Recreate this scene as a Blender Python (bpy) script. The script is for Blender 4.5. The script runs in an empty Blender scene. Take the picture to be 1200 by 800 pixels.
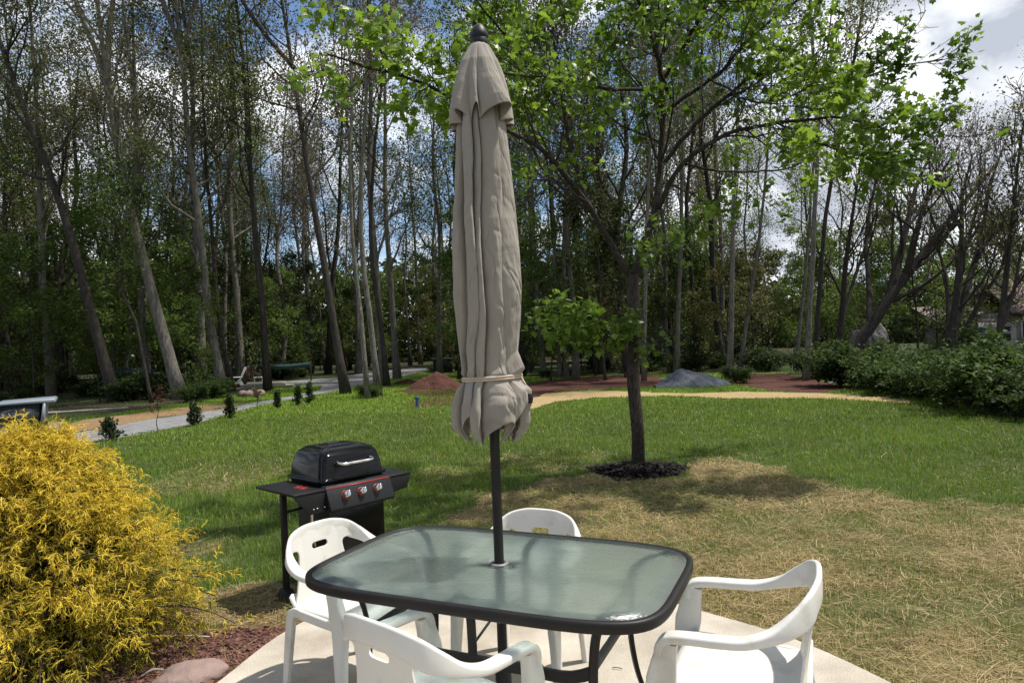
import bpy, bmesh, math, random
import numpy as np
from mathutils import Vector, Matrix
R_ = math.radians
scene = bpy.context.scene
COL = scene.collection
RNG = np.random.default_rng(7)
random.seed(7)

# ------------------------------------------------------------------ camera
F, PITCH, ROLL, CAMH = 794.7, -0.003, 0.038, 1.589
U0 = np.array([0, math.sin(PITCH), math.cos(PITCH)])
FW = np.array([0, math.cos(PITCH), -math.sin(PITCH)])
EX = np.array([1.0, 0, 0])
RT = EX * math.cos(ROLL) - U0 * math.sin(ROLL)
UP = EX * math.sin(ROLL) + U0 * math.cos(ROLL)
cam = bpy.data.cameras.new("camera"); cam.sensor_width = 36; cam.sensor_fit = 'HORIZONTAL'
cam.lens = F / 1200 * 36; cam.clip_start = 0.05; cam.clip_end = 2000
co = bpy.data.objects.new("camera", cam); COL.objects.link(co)
M = Matrix.Identity(4)
for i in range(3):
    M[i][0], M[i][1], M[i][2] = RT[i], UP[i], -FW[i]
M[2][3] = CAMH
co.matrix_world = M
scene.camera = co
CAM = np.array([0, 0, CAMH])
def at(px, py, depth):
    """a point of the place, measured off the photograph at a given distance"""
    return CAM + depth * (FW + RT * (px - 600) / F + UP * (400 - py) / F)
GZ = -0.05
def gp(px, py, z=GZ):
    d = FW + RT * (px - 600) / F + UP * (400 - py) / F
    t = (z - CAMH) / d[2]
    return CAM + d * t

# ------------------------------------------------------------------ tagging
def tag(o, label=None, cat=None, group=None, kind=None):
    if label: o['label'] = label
    if cat: o['category'] = cat
    if group: o['group'] = group
    if kind: o['kind'] = kind
    return o
def thing(name, label, cat, loc=(0, 0, 0), rz=0, group=None, scale=1):
    o = bpy.data.objects.new(name, None); COL.objects.link(o)
    o.location = loc; o.rotation_euler = (0, 0, rz); o.scale = (scale,) * 3
    o.empty_display_size = .1
    return tag(o, label, cat, group)
def copy_tree(o, parent=None):
    c = o.copy(); COL.objects.link(c)
    if parent is not None:
        c.parent = parent
    for ch in list(o.children): copy_tree(ch, c)
    return c

# ------------------------------------------------------------------ mesh building
def mesh_np(name, V, faces, mat, parent=None, col=None, smooth=False, uv=None):
    """V (n,3); faces: list of (m,k) int arrays"""
    V = np.asarray(V, np.float32)
    me = bpy.data.meshes.new(name)
    me.vertices.add(len(V)); me.vertices.foreach_set('co', V.ravel())
    loops = np.concatenate([np.asarray(f, np.int32).ravel() for f in faces])
    tot = np.concatenate([np.full(len(f), np.asarray(f).shape[1], np.int32) for f in faces])
    start = np.concatenate([[0], np.cumsum(tot)[:-1]]).astype(np.int32)
    me.loops.add(len(loops)); me.loops.foreach_set('vertex_index', loops)
    me.polygons.add(len(tot)); me.polygons.foreach_set('loop_start', start); me.polygons.foreach_set('loop_total', tot)
    if smooth: me.polygons.foreach_set('use_smooth', np.ones(len(tot), bool))
    if col is not None:
        a = me.attributes.new('Col', 'FLOAT_COLOR', 'POINT')
        c = np.ones((len(V), 4), np.float32); c[:, :3] = col
        a.data.foreach_set('color', c.ravel())
    me.update(calc_edges=True); me.validate()
    o = bpy.data.objects.new(name, me); COL.objects.link(o)
    if mat: me.materials.append(mat)
    if parent is not None: o.parent = parent
    return o
def tubes(P, Rr, sides=6, cap=True):
    """P (N,k,3), Rr (N,k) -> V, [quads]"""
    P = np.asarray(P, float); N, k, _ = P.shape
    T = np.gradient(P, axis=1); T /= np.linalg.norm(T, axis=2, keepdims=True) + 1e-9
    ref = np.where(np.abs(T[:, :1, 2:3]) > .8, np.array([1., 0, 0]), np.array([0, 0, 1.]))
    ref = np.repeat(ref, k, 1)
    for i in range(k):
        prev = ref[:, i - 1] if i else ref[:, 0]
        n = prev - (prev * T[:, i]).sum(1, keepdims=True) * T[:, i]
        ref[:, i] = n / (np.linalg.norm(n, axis=1, keepdims=True) + 1e-9)
    B = np.cross(T, ref)
    a = np.linspace(0, 2 * np.pi, sides, endpoint=False)
    V = P[:, :, None, :] + Rr[:, :, None, None] * (ref[:, :, None, :] * np.cos(a)[None, None, :, None] + B[:, :, None, :] * np.sin(a)[None, None, :, None])
    idx = np.arange(N * k * sides).reshape(N, k, sides)
    nx = np.roll(idx, -1, 2)
    q = np.stack([idx[:, :-1], nx[:, :-1], nx[:, 1:], idx[:, 1:]], -1).reshape(-1, 4)
    out = [q]
    if cap and sides > 4:
        out += [idx[:, -1, :], idx[:, 0, ::-1]]
    return V.reshape(-1, 3), out
class MB:
    def __init__(s): s.V = []; s.F = {}; s.n = 0; s.C = []
    def add(s, V, faces, col=None):
        V = np.asarray(V, float)
        for f in faces:
            f = np.asarray(f, int)
            if f.size: s.F.setdefault(f.shape[1], []).append(f + s.n)
        s.V.append(V); s.n += len(V)
        if col is not None: s.C.append(np.broadcast_to(np.asarray(col, float), (len(V), 3)))
        return s
    def tube(s, pts, rad, sides=8, res=None, smooth=True):
        pts = np.asarray(pts, float); rad = np.broadcast_to(np.asarray(rad, float), (len(pts),)) if np.ndim(rad) == 0 else np.asarray(rad, float)
        if res: pts, rad = resample(pts, rad, res)
        V, f = tubes(pts[None], rad[None], sides); return s.add(V, f)
    def box(s, c, d, rot=None):
        c = np.array(c, float); d = np.array(d, float) / 2
        v = np.array([[x, y, z] for x in (-1, 1) for y in (-1, 1) for z in (-1, 1)], float) * d
        if rot is not None: v = v @ np.array(rot).T
        f = np.array([[0, 1, 3, 2], [4, 6, 7, 5], [0, 4, 5, 1], [2, 3, 7, 6], [0, 2, 6, 4], [1, 5, 7, 3]])
        return s.add(v + c, [f])
    def prism(s, poly, h0, h1, axes):
        """poly (n,2) extruded from h0 to h1; axes: function (a,b,h)->xyz"""
        n = len(poly)
        V = [axes(a, b, h0) for a, b in poly] + [axes(a, b, h1) for a, b in poly]
        q = [[i, (i + 1) % n, n + (i + 1) % n, n + i] for i in range(n)]
        return s.add(V, [np.array(q), np.arange(n)[None, ::-1], np.arange(n, 2 * n)[None]])
    def lathe(s, prof, seg=24, c=(0, 0, 0)):
        prof = np.array(prof, float); a = np.linspace(0, 2 * np.pi, seg, endpoint=False)
        V = np.stack([prof[:, None, 0] * np.cos(a), prof[:, None, 0] * np.sin(a), prof[:, None, 1] + 0 * a], -1)
        idx = np.arange(len(prof) * seg).reshape(len(prof), seg); nx = np.roll(idx, -1, 1)
        q = np.stack([idx[:-1], nx[:-1], nx[1:], idx[1:]], -1).reshape(-1, 4)
        return s.add(V.reshape(-1, 3) + np.array(c), [q, idx[-1][None], idx[0][None, ::-1]])
    def sweep(s, pts, sect, upv, res=None):
        """sect(i,t)-> (m,2) closed section in (side, up) ; pts (n,3) ; upv (n,3)"""
        pts = np.asarray(pts, float); n = len(pts)
        T = np.gradient(pts, axis=0); T /= np.linalg.norm(T, axis=1, keepdims=True)
        rings = []
        for i in range(n):
            u = np.array(upv[i], float); u = u - u.dot(T[i]) * T[i]; u /= np.linalg.norm(u) + 1e-9
            sd = np.cross(T[i], u); sc = sect(i, i / (n - 1))
            rings.append(pts[i] + sc[:, :1] * sd + sc[:, 1:] * u)
        m = len(rings[0]); V = np.concatenate(rings)
        idx = np.arange(n * m).reshape(n, m); nx = np.roll(idx, -1, 1)
        q = np.stack([idx[:-1], nx[:-1], nx[1:], idx[1:]], -1).reshape(-1, 4)
        return s.add(V, [q, idx[-1][None], idx[0][None, ::-1]])
    def build(s, name, mat, parent=None, smooth=False, bevel=0, seg=2, label=None, autos=None):
        V = np.concatenate(s.V); faces = [np.concatenate(f) for f in s.F.values()]
        col = np.concatenate(s.C) if s.C else None
        o = mesh_np(name, V, faces, mat, parent, col, smooth)
        bm = bmesh.new(); bm.from_mesh(o.data); bmesh.ops.recalc_face_normals(bm, faces=bm.faces); bm.to_mesh(o.data); bm.free()
        if autos is not None: o.data.set_sharp_from_angle(angle=R_(autos))
        if bevel:
            b = o.modifiers.new('bevel', 'BEVEL'); b.width = bevel; b.segments = seg; b.limit_method = 'ANGLE'; b.angle_limit = R_(40)
            b.harden_normals = False
        if label: o['label'] = label
        return o
def resample(pts, rad, n, smooth=True):
    pts = np.asarray(pts, float)
    d = np.concatenate([[0], np.cumsum(np.linalg.norm(np.diff(pts, axis=0), axis=1))]); t = np.linspace(0, d[-1], n)
    if len(pts) > 2 and smooth:
        m = np.gradient(pts, d, axis=0)
        i = np.clip(np.searchsorted(d, t, side='right') - 1, 0, len(d) - 2)
        h = d[i + 1] - d[i]; u = ((t - d[i]) / h)[:, None]; h = h[:, None]
        P = (2*u**3-3*u**2+1)*pts[i] + (u**3-2*u**2+u)*h*m[i] + (-2*u**3+3*u**2)*pts[i+1] + (u**3-u**2)*h*m[i+1]
    else:
        P = np.stack([np.interp(t, d, pts[:, j]) for j in range(3)], 1)
    return P, np.interp(t, d, rad)
def rrect(w, h, r, k=4):
    """rounded rectangle section (m,2)"""
    out = []
    for cx, cy, a0 in ((w/2-r, h/2-r, 0), (-w/2+r, h/2-r, 90), (-w/2+r, -h/2+r, 180), (w/2-r, -h/2+r, 270)):
        for i in range(k):
            a = R_(a0 + 90 * i / (k - 1)); out.append((cx + r * math.cos(a), cy + r * math.sin(a)))
    return np.array(out)
# value noise
_perm = np.random.default_rng(3).random((256, 256))
def vnoise(x, y):
    xi = np.floor(x).astype(int); yi = np.floor(y).astype(int); fx = x - xi; fy = y - yi
    fx = fx*fx*(3-2*fx); fy = fy*fy*(3-2*fy)
    g = lambda a, b: _perm[a % 256, b % 256]
    return (g(xi,yi)*(1-fx)+g(xi+1,yi)*fx)*(1-fy) + (g(xi,yi+1)*(1-fx)+g(xi+1,yi+1)*fx)*fy
def fbm(x, y, o=4):
    s = 0; a = .5; n = 0
    for i in range(o):
        s = s + a * vnoise(x * 2**i + 17*i, y * 2**i + 31*i); n += a; a *= .5
    return s / n
def inpoly(x, y, poly):
    poly = np.asarray(poly); r = np.zeros(np.shape(x), bool); n = len(poly); j = n - 1
    for i in range(n):
        xi, yi = poly[i]; xj, yj = poly[j]
        c = ((yi > y) != (yj > y)) & (x < (xj - xi) * (y - yi) / (yj - yi + 1e-12) + xi); r ^= c; j = i
    return r

# ------------------------------------------------------------------ materials
def nodes(name):
    m = bpy.data.materials.new(name); m.use_nodes = True
    nt = m.node_tree; b = nt.nodes['Principled BSDF']; return m, nt, b
def mat(name, base, rough=.5, var=.15, scale=8, bump=0, bscale=None, metal=0, spec=.5, attr=False, trans=0, stretch=None, coat=0, dirt=None, sheen=0):
    m, nt, b = nodes(name); N = nt.nodes; L = nt.links
    tc = N.new('ShaderNodeTexCoord'); src = tc.outputs['Object']
    if stretch:
        mp = N.new('ShaderNodeMapping'); mp.inputs['Scale'].default_value = stretch; L.new(src, mp.inputs[0]); src = mp.outputs[0]
    n = N.new('ShaderNodeTexNoise'); n.inputs['Scale'].default_value = scale; n.inputs['Detail'].default_value = 6; n.inputs['Roughness'].default_value = .65
    L.new(src, n.inputs['Vector'])
    mr = N.new('ShaderNodeMapRange'); mr.inputs[1].default_value = .25; mr.inputs[2].default_value = .75
    mr.inputs[3].default_value = 1 - var; mr.inputs[4].default_value = 1 + var; L.new(n.outputs[0], mr.inputs[0])
    mul = N.new('ShaderNodeMix'); mul.data_type = 'RGBA'; mul.blend_type = 'MULTIPLY'; mul.inputs[0].default_value = 1
    if attr:
        at_ = N.new('ShaderNodeAttribute'); at_.attribute_name = 'Col'; L.new(at_.outputs['Color'], mul.inputs[6])
    else: mul.inputs[6].default_value = (*base, 1)
    L.new(mr.outputs[0], mul.inputs[7]); colr = mul.outputs[2]
    if dirt:
        n2 = N.new('ShaderNodeTexNoise'); n2.inputs['Scale'].default_value = dirt[1]; n2.inputs['Detail'].default_value = 8; L.new(tc.outputs['Object'], n2.inputs['Vector'])
        r2 = N.new('ShaderNodeMapRange'); r2.inputs[1].default_value = dirt[2]; r2.inputs[2].default_value = dirt[3]; L.new(n2.outputs[0], r2.inputs[0])
        mx = N.new('ShaderNodeMix'); mx.data_type = 'RGBA'; L.new(r2.outputs[0], mx.inputs[0]); L.new(colr, mx.inputs[6]); mx.inputs[7].default_value = (*dirt[0], 1); colr = mx.outputs[2]
    L.new(colr, b.inputs['Base Color'])
    b.inputs['Roughness'].default_value = rough; b.inputs['Metallic'].default_value = metal; b.inputs['Specular IOR Level'].default_value = spec
    b.inputs['Coat Weight'].default_value = coat
    if sheen: b.inputs['Sheen Weight'].default_value = sheen
    if bump:
        n3 = N.new('ShaderNodeTexNoise'); n3.inputs['Scale'].default_value = bscale or scale * 4; n3.inputs['Detail'].default_value = 6; L.new(src, n3.inputs['Vector'])
        bp = N.new('ShaderNodeBump'); bp.inputs['Strength'].default_value = 1; bp.inputs['Distance'].default_value = bump; L.new(n3.outputs[0], bp.inputs['Height']); L.new(bp.outputs[0], b.inputs['Normal'])
    if trans:
        t = N.new('ShaderNodeBsdfTranslucent'); hs = N.new('ShaderNodeHueSaturation'); hs.inputs['Value'].default_value = 1.25; L.new(colr, hs.inputs['Color']); L.new(hs.outputs[0], t.inputs[0])
        mix = N.new('ShaderNodeMixShader'); mix.inputs[0].default_value = trans
        L.new(b.outputs[0], mix.inputs[1]); L.new(t.outputs[0], mix.inputs[2]); L.new(mix.outputs[0], N['Material Output'].inputs[0])
    return m
m_ground = mat('lawn_soil', None, .95, .35, 6, .02, 30, attr=True, spec=.1)
m_grass = mat('grass_blade', None, .55, .2, 3, attr=True, trans=.3, spec=.3)
m_straw = mat('dry_straw', None, .6, .2, 9, attr=True, trans=.15, spec=.3)
m_gravel = mat('gravel', (.19, .187, .185), .95, .35, 9, .03, 25, spec=.2, dirt=((.10, .095, .09), 2.2, .5, .75))
m_chips = mat('wood_chips', (.21, .135, .07), .95, .45, 14, .04, 22, spec=.1)
m_dirt = mat('red_dirt', (.070, .032, .024), .95, .35, 3, .05, 9, spec=.1)
m_pathstraw = mat('straw_path', (.30, .22, .11), .95, .3, 7, .03, 20, spec=.1)
m_soil = mat('bed_soil', (.115, .055, .042), .95, .45, 12, .02, 40, spec=.1)
m_litter = mat('leaf_litter', (.055, .045, .028), .95, .5, 5, .05, 14, spec=.1)
m_white = mat('white_resin', (.66, .64, .585), .38, .06, 5, .0006, 60, spec=.45, trans=.10, dirt=((.43, .40, .32), 8, .56, .80))
m_bronze = mat('bronze_metal', (.012, .010, .0095), .5, .25, 10, .0003, 150, spec=.28)
m_fabric = mat('taupe_canvas', (.275, .245, .205), .9, .09, 4, .0006, 260, spec=.15, sheen=.15, trans=.06, dirt=((.205, .18, .15), 5, .50, .85))
m_cord = mat('strap_webbing', (.42, .33, .25), .8, .2, 40)
m_black = mat('black_enamel', (.004, .004, .0045), .12, .1, 6, spec=.22)
m_blackm = mat('black_paint', (.006, .006, .0065), .55, .2, 12, .0002, 200, spec=.25)
m_panel = mat('panel_paint', (.010, .0105, .0115), .5, .1, 8, spec=.25)
m_red = mat('red_trim', (.42, .02, .02), .4, .1, 8)
m_chrome = mat('bright_steel', (.62, .61, .59), .22, .05, 8, metal=1)
m_bark = mat('maple_bark', (.075, .062, .052), .9, .8, 7, .07, 16, spec=.15, stretch=(6, 6, 1.1))
m_barkg = mat('pale_bark', (.130, .118, .100), .9, .75, 3.2, .03, 9, spec=.15, stretch=(5, 5, 1.2))
m_barkd = mat('dark_bark', (.042, .036, .030), .92, .7, 3.2, .03, 9, spec=.15, stretch=(5, 5, 1.2))
m_maple = mat('maple_leaf', None, .42, .18, 2, attr=True, trans=.5, spec=.4)
m_leaf = mat('spring_leaf', None, .6, .2, .8, attr=True, trans=.38, spec=.2)
m_cypress = mat('gold_thread', None, .6, .15, 8, attr=True, trans=.25, spec=.2)
m_mulch = mat('black_mulch', None, .9, .3, 20, attr=True, spec=.2)
m_rock = mat('red_stone', (.21, .145, .125), .85, .3, 9, .012, 22)
m_pile = mat('crushed_stone', (.085, .093, .105), .95, .35, 5, .05, 16, spec=.2)
m_roof = mat('shingle', (.17, .12, .115), .9, .2, 10, .02, 20)
m_siding = mat('pale_siding', (.20, .19, .175), .7, .1, 3)
m_brick = mat('brick_gable', (.23, .10, .065), .85, .2, 12, .01, 30)
m_glassd = mat('dark_window', (.02, .025, .03), .1, .1, 3, spec=.8)
m_vehicle = mat('pale_vehicle_paint', (.20, .225, .26), .35, .05, 3, spec=.5)
m_tyre = mat('tyre_rubber', (.02, .02, .02), .85, .2, 9)
m_wood = mat('weathered_wood', (.25, .21, .18), .85, .3, 6, .01, 20)
m_blue = mat('blue_tarp', (.025, .055, .13), .5, .2, 4, .02, 6)
m_green = mat('green_mesh', (.014, .055, .042), .7, .2, 4)
m_pale = mat('bleached_wood', (.42, .40, .36), .85, .3, 5, .02, 12)

# concrete
m_conc, nt, b = nodes('concrete'); N = nt.nodes; L = nt.links
tc = N.new('ShaderNodeTexCoord')
def nz(scale, det=8, rough=.6):
    n = N.new('ShaderNodeTexNoise'); n.inputs['Scale'].default_value = scale; n.inputs['Detail'].default_value = det; n.inputs['Roughness'].default_value = rough
    L.new(tc.outputs['Object'], n.inputs['Vector']); return n
cr = N.new('ShaderNodeValToRGB'); cr.color_ramp.elements[0].position = .3; cr.color_ramp.elements[0].color = (.29, .25, .195, 1)
cr.color_ramp.elements[1].position = .7; cr.color_ramp.elements[1].color = (.50, .45, .375, 1)
L.new(nz(2.2).outputs[0], cr.inputs[0])
sp = N.new('ShaderNodeMapRange'); sp.inputs[1].default_value = .35; sp.inputs[2].default_value = .65; sp.inputs[3].default_value = .72; sp.inputs[4].default_value = 1.18
L.new(nz(170, 2).outputs[0], sp.inputs[0])
mm = N.new('ShaderNodeMix'); mm.data_type = 'RGBA'; mm.blend_type = 'MULTIPLY'; mm.inputs[0].default_value = 1
L.new(cr.outputs[0], mm.inputs[6]); L.new(sp.outputs[0], mm.inputs[7]); L.new(mm.outputs[2], b.inputs['Base Color'])
b.inputs['Roughness'].default_value = .9; b.inputs['Specular IOR Level'].default_value = .25
bp = N.new('ShaderNodeBump'); bp.inputs['Distance'].default_value = .003; bp.inputs['Strength'].default_value = .8
L.new(nz(120, 4).outputs[0], bp.inputs['Height']); L.new(bp.outputs[0], b.inputs['Normal'])

# patterned table glass: part clear, part rough refraction, part milky scatter
m_tglass = bpy.data.materials.new('obscure_glass'); m_tglass.use_nodes = True
nt = m_tglass.node_tree; N = nt.nodes; L = nt.links; N.remove(N['Principled BSDF'])
tc = N.new('ShaderNodeTexCoord')
wv = nz(85, 3, .5); wv2 = nz(9, 2, .5)
ad = N.new('ShaderNodeMath'); ad.operation = 'MULTIPLY_ADD'; ad.inputs[1].default_value = 1.5; L.new(wv2.outputs[0], ad.inputs[0]); L.new(wv.outputs[0], ad.inputs[2])
bp = N.new('ShaderNodeBump'); bp.inputs['Distance'].default_value = .004; bp.inputs['Strength'].default_value = .75; L.new(ad.outputs[0], bp.inputs['Height'])
refr = N.new('ShaderNodeBsdfRefraction'); refr.inputs['Color'].default_value = (.90, .975, .96, 1); refr.inputs['Roughness'].default_value = .34; refr.inputs['IOR'].default_value = 1.2
tr = N.new('ShaderNodeBsdfTransparent'); tr.inputs[0].default_value = (.90, .975, .96, 1)
dif = N.new('ShaderNodeBsdfDiffuse'); dif.inputs[0].default_value = (.50, .64, .61, 1)
tl = N.new('ShaderNodeBsdfTranslucent'); tl.inputs[0].default_value = (.55, .70, .67, 1)
glo = N.new('ShaderNodeBsdfGlossy'); glo.inputs['Roughness'].default_value = .19; glo.inputs[0].default_value = (1, 1, 1, 1)
L.new(bp.outputs[0], refr.inputs['Normal']); L.new(bp.outputs[0], glo.inputs['Normal'])
def mixs(f, a, c):
    m = N.new('ShaderNodeMixShader')
    if isinstance(f, float): m.inputs[0].default_value = f
    else: L.new(f, m.inputs[0])
    L.new(a, m.inputs[1]); L.new(c, m.inputs[2]); return m.outputs[0]
s1 = mixs(.5, dif.outputs[0], tl.outputs[0])
s2 = mixs(.30, refr.outputs[0], tr.outputs[0])
s3 = mixs(.11, s2, s1)
fr = N.new('ShaderNodeFresnel'); fr.inputs[0].default_value = 1.5; L.new(bp.outputs[0], fr.inputs['Normal'])
geo = N.new('ShaderNodeNewGeometry'); inv = N.new('ShaderNodeMath'); inv.operation = 'MULTIPLY_ADD'; inv.inputs[1].default_value = -1; inv.inputs[2].default_value = 1; L.new(geo.outputs['Backfacing'], inv.inputs[0])
ff = N.new('ShaderNodeMath'); ff.operation = 'MULTIPLY'; L.new(fr.outputs[0], ff.inputs[0]); L.new(inv.outputs[0], ff.inputs[1])   # outer face only: no trapped light in the thin pane
L.new(mixs(ff.outputs[0], s3, glo.outputs[0]), N['Material Output'].inputs[0])

# ------------------------------------------------------------------ light
SUN_EL, SUN_AZ = 66, 84
sd = Vector((math.sin(R_(SUN_AZ)) * math.cos(R_(SUN_EL)), math.cos(R_(SUN_AZ)) * math.cos(R_(SUN_EL)), math.sin(R_(SUN_EL))))
sl = bpy.data.lights.new('sun', 'SUN'); sl.energy = 4.3; sl.angle = R_(1.0); sl.color = (1, .96, .89)
so = bpy.data.objects.new('sun', sl); COL.objects.link(so); so.rotation_euler = sd.to_track_quat('Z', 'Y').to_euler(); so.location = (3, -3, 12)
w = bpy.data.worlds.new('World'); scene.world = w; w.use_nodes = True
nt = w.node_tree; N = nt.nodes; L = nt.links; bg = N['Background']; bg.inputs[1].default_value = .1
sky = N.new('ShaderNodeTexSky'); sky.sky_type = 'NISHITA'; sky.sun_disc = False; sky.sun_elevation = R_(SUN_EL); sky.sun_rotation = R_(SUN_AZ)
sky.air_density = 1.0; sky.dust_density = .25; sky.ozone_density = 4
tc = N.new('ShaderNodeTexCoord'); sx = N.new('ShaderNodeSeparateXYZ'); L.new(tc.outputs['Generated'], sx.inputs[0])
dz = N.new('ShaderNodeMath'); dz.operation = 'ADD'; dz.inputs[1].default_value = .28; zc_ = N.new('ShaderNodeMath'); zc_.operation = 'MAXIMUM'; zc_.inputs[1].default_value = 0; L.new(sx.outputs[2], zc_.inputs[0]); L.new(zc_.outputs[0], dz.inputs[0])
hz_ = N.new('ShaderNodeMapRange'); hz_.inputs[1].default_value = .03; hz_.inputs[2].default_value = .22; hz_.inputs[3].default_value = .14; hz_.inputs[4].default_value = 0; L.new(sx.outputs[2], hz_.inputs[0])
def mth(op, a, c):
    m = N.new('ShaderNodeMath'); m.operation = op
    for i, v in enumerate((a, c)):
        if isinstance(v, (int, float)): m.inputs[i].default_value = v
        else: L.new(v, m.inputs[i])
    return m.outputs[0]
cx = N.new('ShaderNodeCombineXYZ'); L.new(mth('DIVIDE', sx.outputs[0], dz.outputs[0]), cx.inputs[0]); L.new(mth('DIVIDE', sx.outputs[1], dz.outputs[0]), cx.inputs[1]); cx.inputs[2].default_value = 3.7
def wn(scale, det, rough, off=(0, 0, 0), dist=0.0):
    mp = N.new('ShaderNodeMapping'); mp.inputs['Location'].default_value = off; L.new(cx.outputs[0], mp.inputs[0])
    n = N.new('ShaderNodeTexNoise'); n.inputs['Scale'].default_value = scale; n.inputs['Detail'].default_value = det; n.inputs['Roughness'].default_value = rough; n.inputs['Distortion'].default_value = dist
    L.new(mp.outputs[0], n.inputs['Vector']); return n.outputs[0]
CLOUD_OFF = (8.1, 3.4, 0)
c1 = wn(1.7, 9, .58, CLOUD_OFF, .3)
# a heavier bank of cloud to the right of the view
bank = mth('MULTIPLY', mth('SUBTRACT', mth('DIVIDE', sx.outputs[0], dz.outputs[0]), .38), .55)
bank = mth('MAXIMUM', mth('MINIMUM', bank, .13), -.03)
cov = N.new('ShaderNodeMapRange'); cov.interpolation_type = 'SMOOTHSTEP'; cov.inputs[1].default_value = .42; cov.inputs[2].default_value = .56; L.new(mth('ADD', mth('ADD', c1, bank), hz_.outputs[0]), cov.inputs[0])
c2 = wn(2.6, 8, .55, (5.1, 2.2, 1), .4)
shade = N.new('ShaderNodeValToRGB'); shade.color_ramp.elements[0].position = .36; shade.color_ramp.elements[0].color = (3.7, 4.0, 4.6, 1)
shade.color_ramp.elements[1].position = .62; shade.color_ramp.elements[1].color = (9.2, 9.4, 9.7, 1); L.new(mth('SUBTRACT', c2, mth('MULTIPLY', bank, .35)), shade.inputs[0])
mx = N.new('ShaderNodeMix'); mx.data_type = 'RGBA'; L.new(cov.outputs[0], mx.inputs[0]); L.new(sky.outputs[0], mx.inputs[6]); L.new(shade.outputs[0], mx.inputs[7])
L.new(mx.outputs[2], bg.inputs[0])
scene.view_settings.view_transform = 'Standard'; scene.view_settings.look = 'None'; scene.view_settings.exposure = .64; scene.view_settings.gamma = 1
scene.view_settings.use_curve_mapping = False
cy = scene.cycles
cy.use_denoising = True
try: cy.denoiser = 'OPENIMAGEDENOISE'
except Exception: pass
cy.max_bounces = 7; cy.diffuse_bounces = 3; cy.glossy_bounces = 3; cy.transmission_bounces = 6; cy.transparent_max_bounces = 8
cy.caustics_reflective = False; cy.caustics_refractive = True; cy.sample_clamp_indirect = 6

# ------------------------------------------------------------------ ground zones
def gpoly(px): return np.array([gp(*p)[:2] for p in px])
def rough_edge(poly, step, amp, seed):
    r = np.random.default_rng(seed); out = []
    n = len(poly)
    for i in range(n):
        a, c = np.array(poly[i]), np.array(poly[(i + 1) % n]); d = np.linalg.norm(c - a); k = max(1, int(d / step))
        nrm = np.array([-(c - a)[1], (c - a)[0]]) / (d + 1e-9)
        for j in range(k): out.append(a + (c - a) * j / k + nrm * r.normal(0, amp) )
    return np.array(out)
Z_DRIVE = gpoly([(60, 526), (135, 514), (220, 499), (300, 476), (400, 457), (470, 441), (512, 431.5), (482, 431), (400, 441), (345, 446), (318, 449), (330, 452), (378, 451.5), (374, 458), (330, 466), (250, 481), (180, 491), (110, 503), (60, 512)])
Z_CHIPS = gpoly([(60, 511), (110, 502.5), (180, 490.5), (250, 480.5), (292, 471.5), (240, 474), (140, 487), (96, 492), (70, 500)])
Z_DIRT = gpoly([(600, 474), (598, 452), (640, 446), (700, 440), (760, 440), (800, 447), (765, 453), (690, 456), (650, 459), (625, 470)])
Z_DIRT2 = gpoly([(850, 447), (872, 437), (925, 438), (960, 446), (1000, 455), (960, 461), (900, 458)])
Z_DIRT3 = gpoly([(462, 459), (500, 449), (545, 453), (548, 472), (500, 478), (470, 474), (505, 464)])
Z_PATH = gpoly([(604, 475), (640, 461), (700, 457), (800, 461), (870, 459), (970, 461), (1040, 466), (1082, 473), (1040, 471), (960, 467), (860, 467), (780, 464), (700, 466), (650, 471), (625, 480)])
Z_STRAW = gpoly([(540, 592), (600, 572), (680, 556), (700, 560), (800, 562), (822, 536), (900, 548), (1000, 572), (1100, 585), (1260, 594), (1400, 830), (960, 830), (930, 745), (820, 715), (700, 640), (560, 615)])
Z_BED = np.array([(-6.5, 2.0), (-2.4, .4), (-2.0, 1.6), (-1.75, 2.5), (-1.5, 3.3), (-1.37, 3.87), (-1.25, 4.1), (-1.36, 4.22), (-1.62, 4.08), (-1.9, 4.0), (-2.0, 4.3), (-2.6, 4.75), (-3.4, 4.7), (-4.4, 4.4), (-6.5, 4)])
Z_NEARSTRAW = np.array([(-1.25, 4.05), (-1.15, 4.35), (-1.4, 4.7), (-1.9, 4.9), (-2.2, 4.6), (-1.95, 4.1), (-1.55, 4.05)])
cp = np.array([(-2.7, -1.5), (-2.35, .2), (-2.02, 1.5), (-1.74, 2.5), (-1.505, 3.29), (-1.365, 3.87), (-1.18, 4.2), (-.8, 4.52), (-.2, 4.68), (.45, 4.5), (.85, 4.15), (1.03, 3.96), (1.4, 3.56), (1.66, 3.05), (1.86, 2.4), (2.0, 1.5), (2.1, 0), (2.1, -1.5)])
PATIO, _ = resample(np.c_[cp, 0 * cp[:, 0]], np.zeros(len(cp)), 110); PATIO = PATIO[:, :2]
MULCH_C = np.array([1.50, 8.40]); 
def tz(x, y):
    """height of the ground: level, with a dip where the parked vehicle stands off to the left"""
    return GZ - 1.0 * np.exp(-(((x + 13.4) / 1.9) ** 2 + ((y - 16.6) / 2.4) ** 2))
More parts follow.
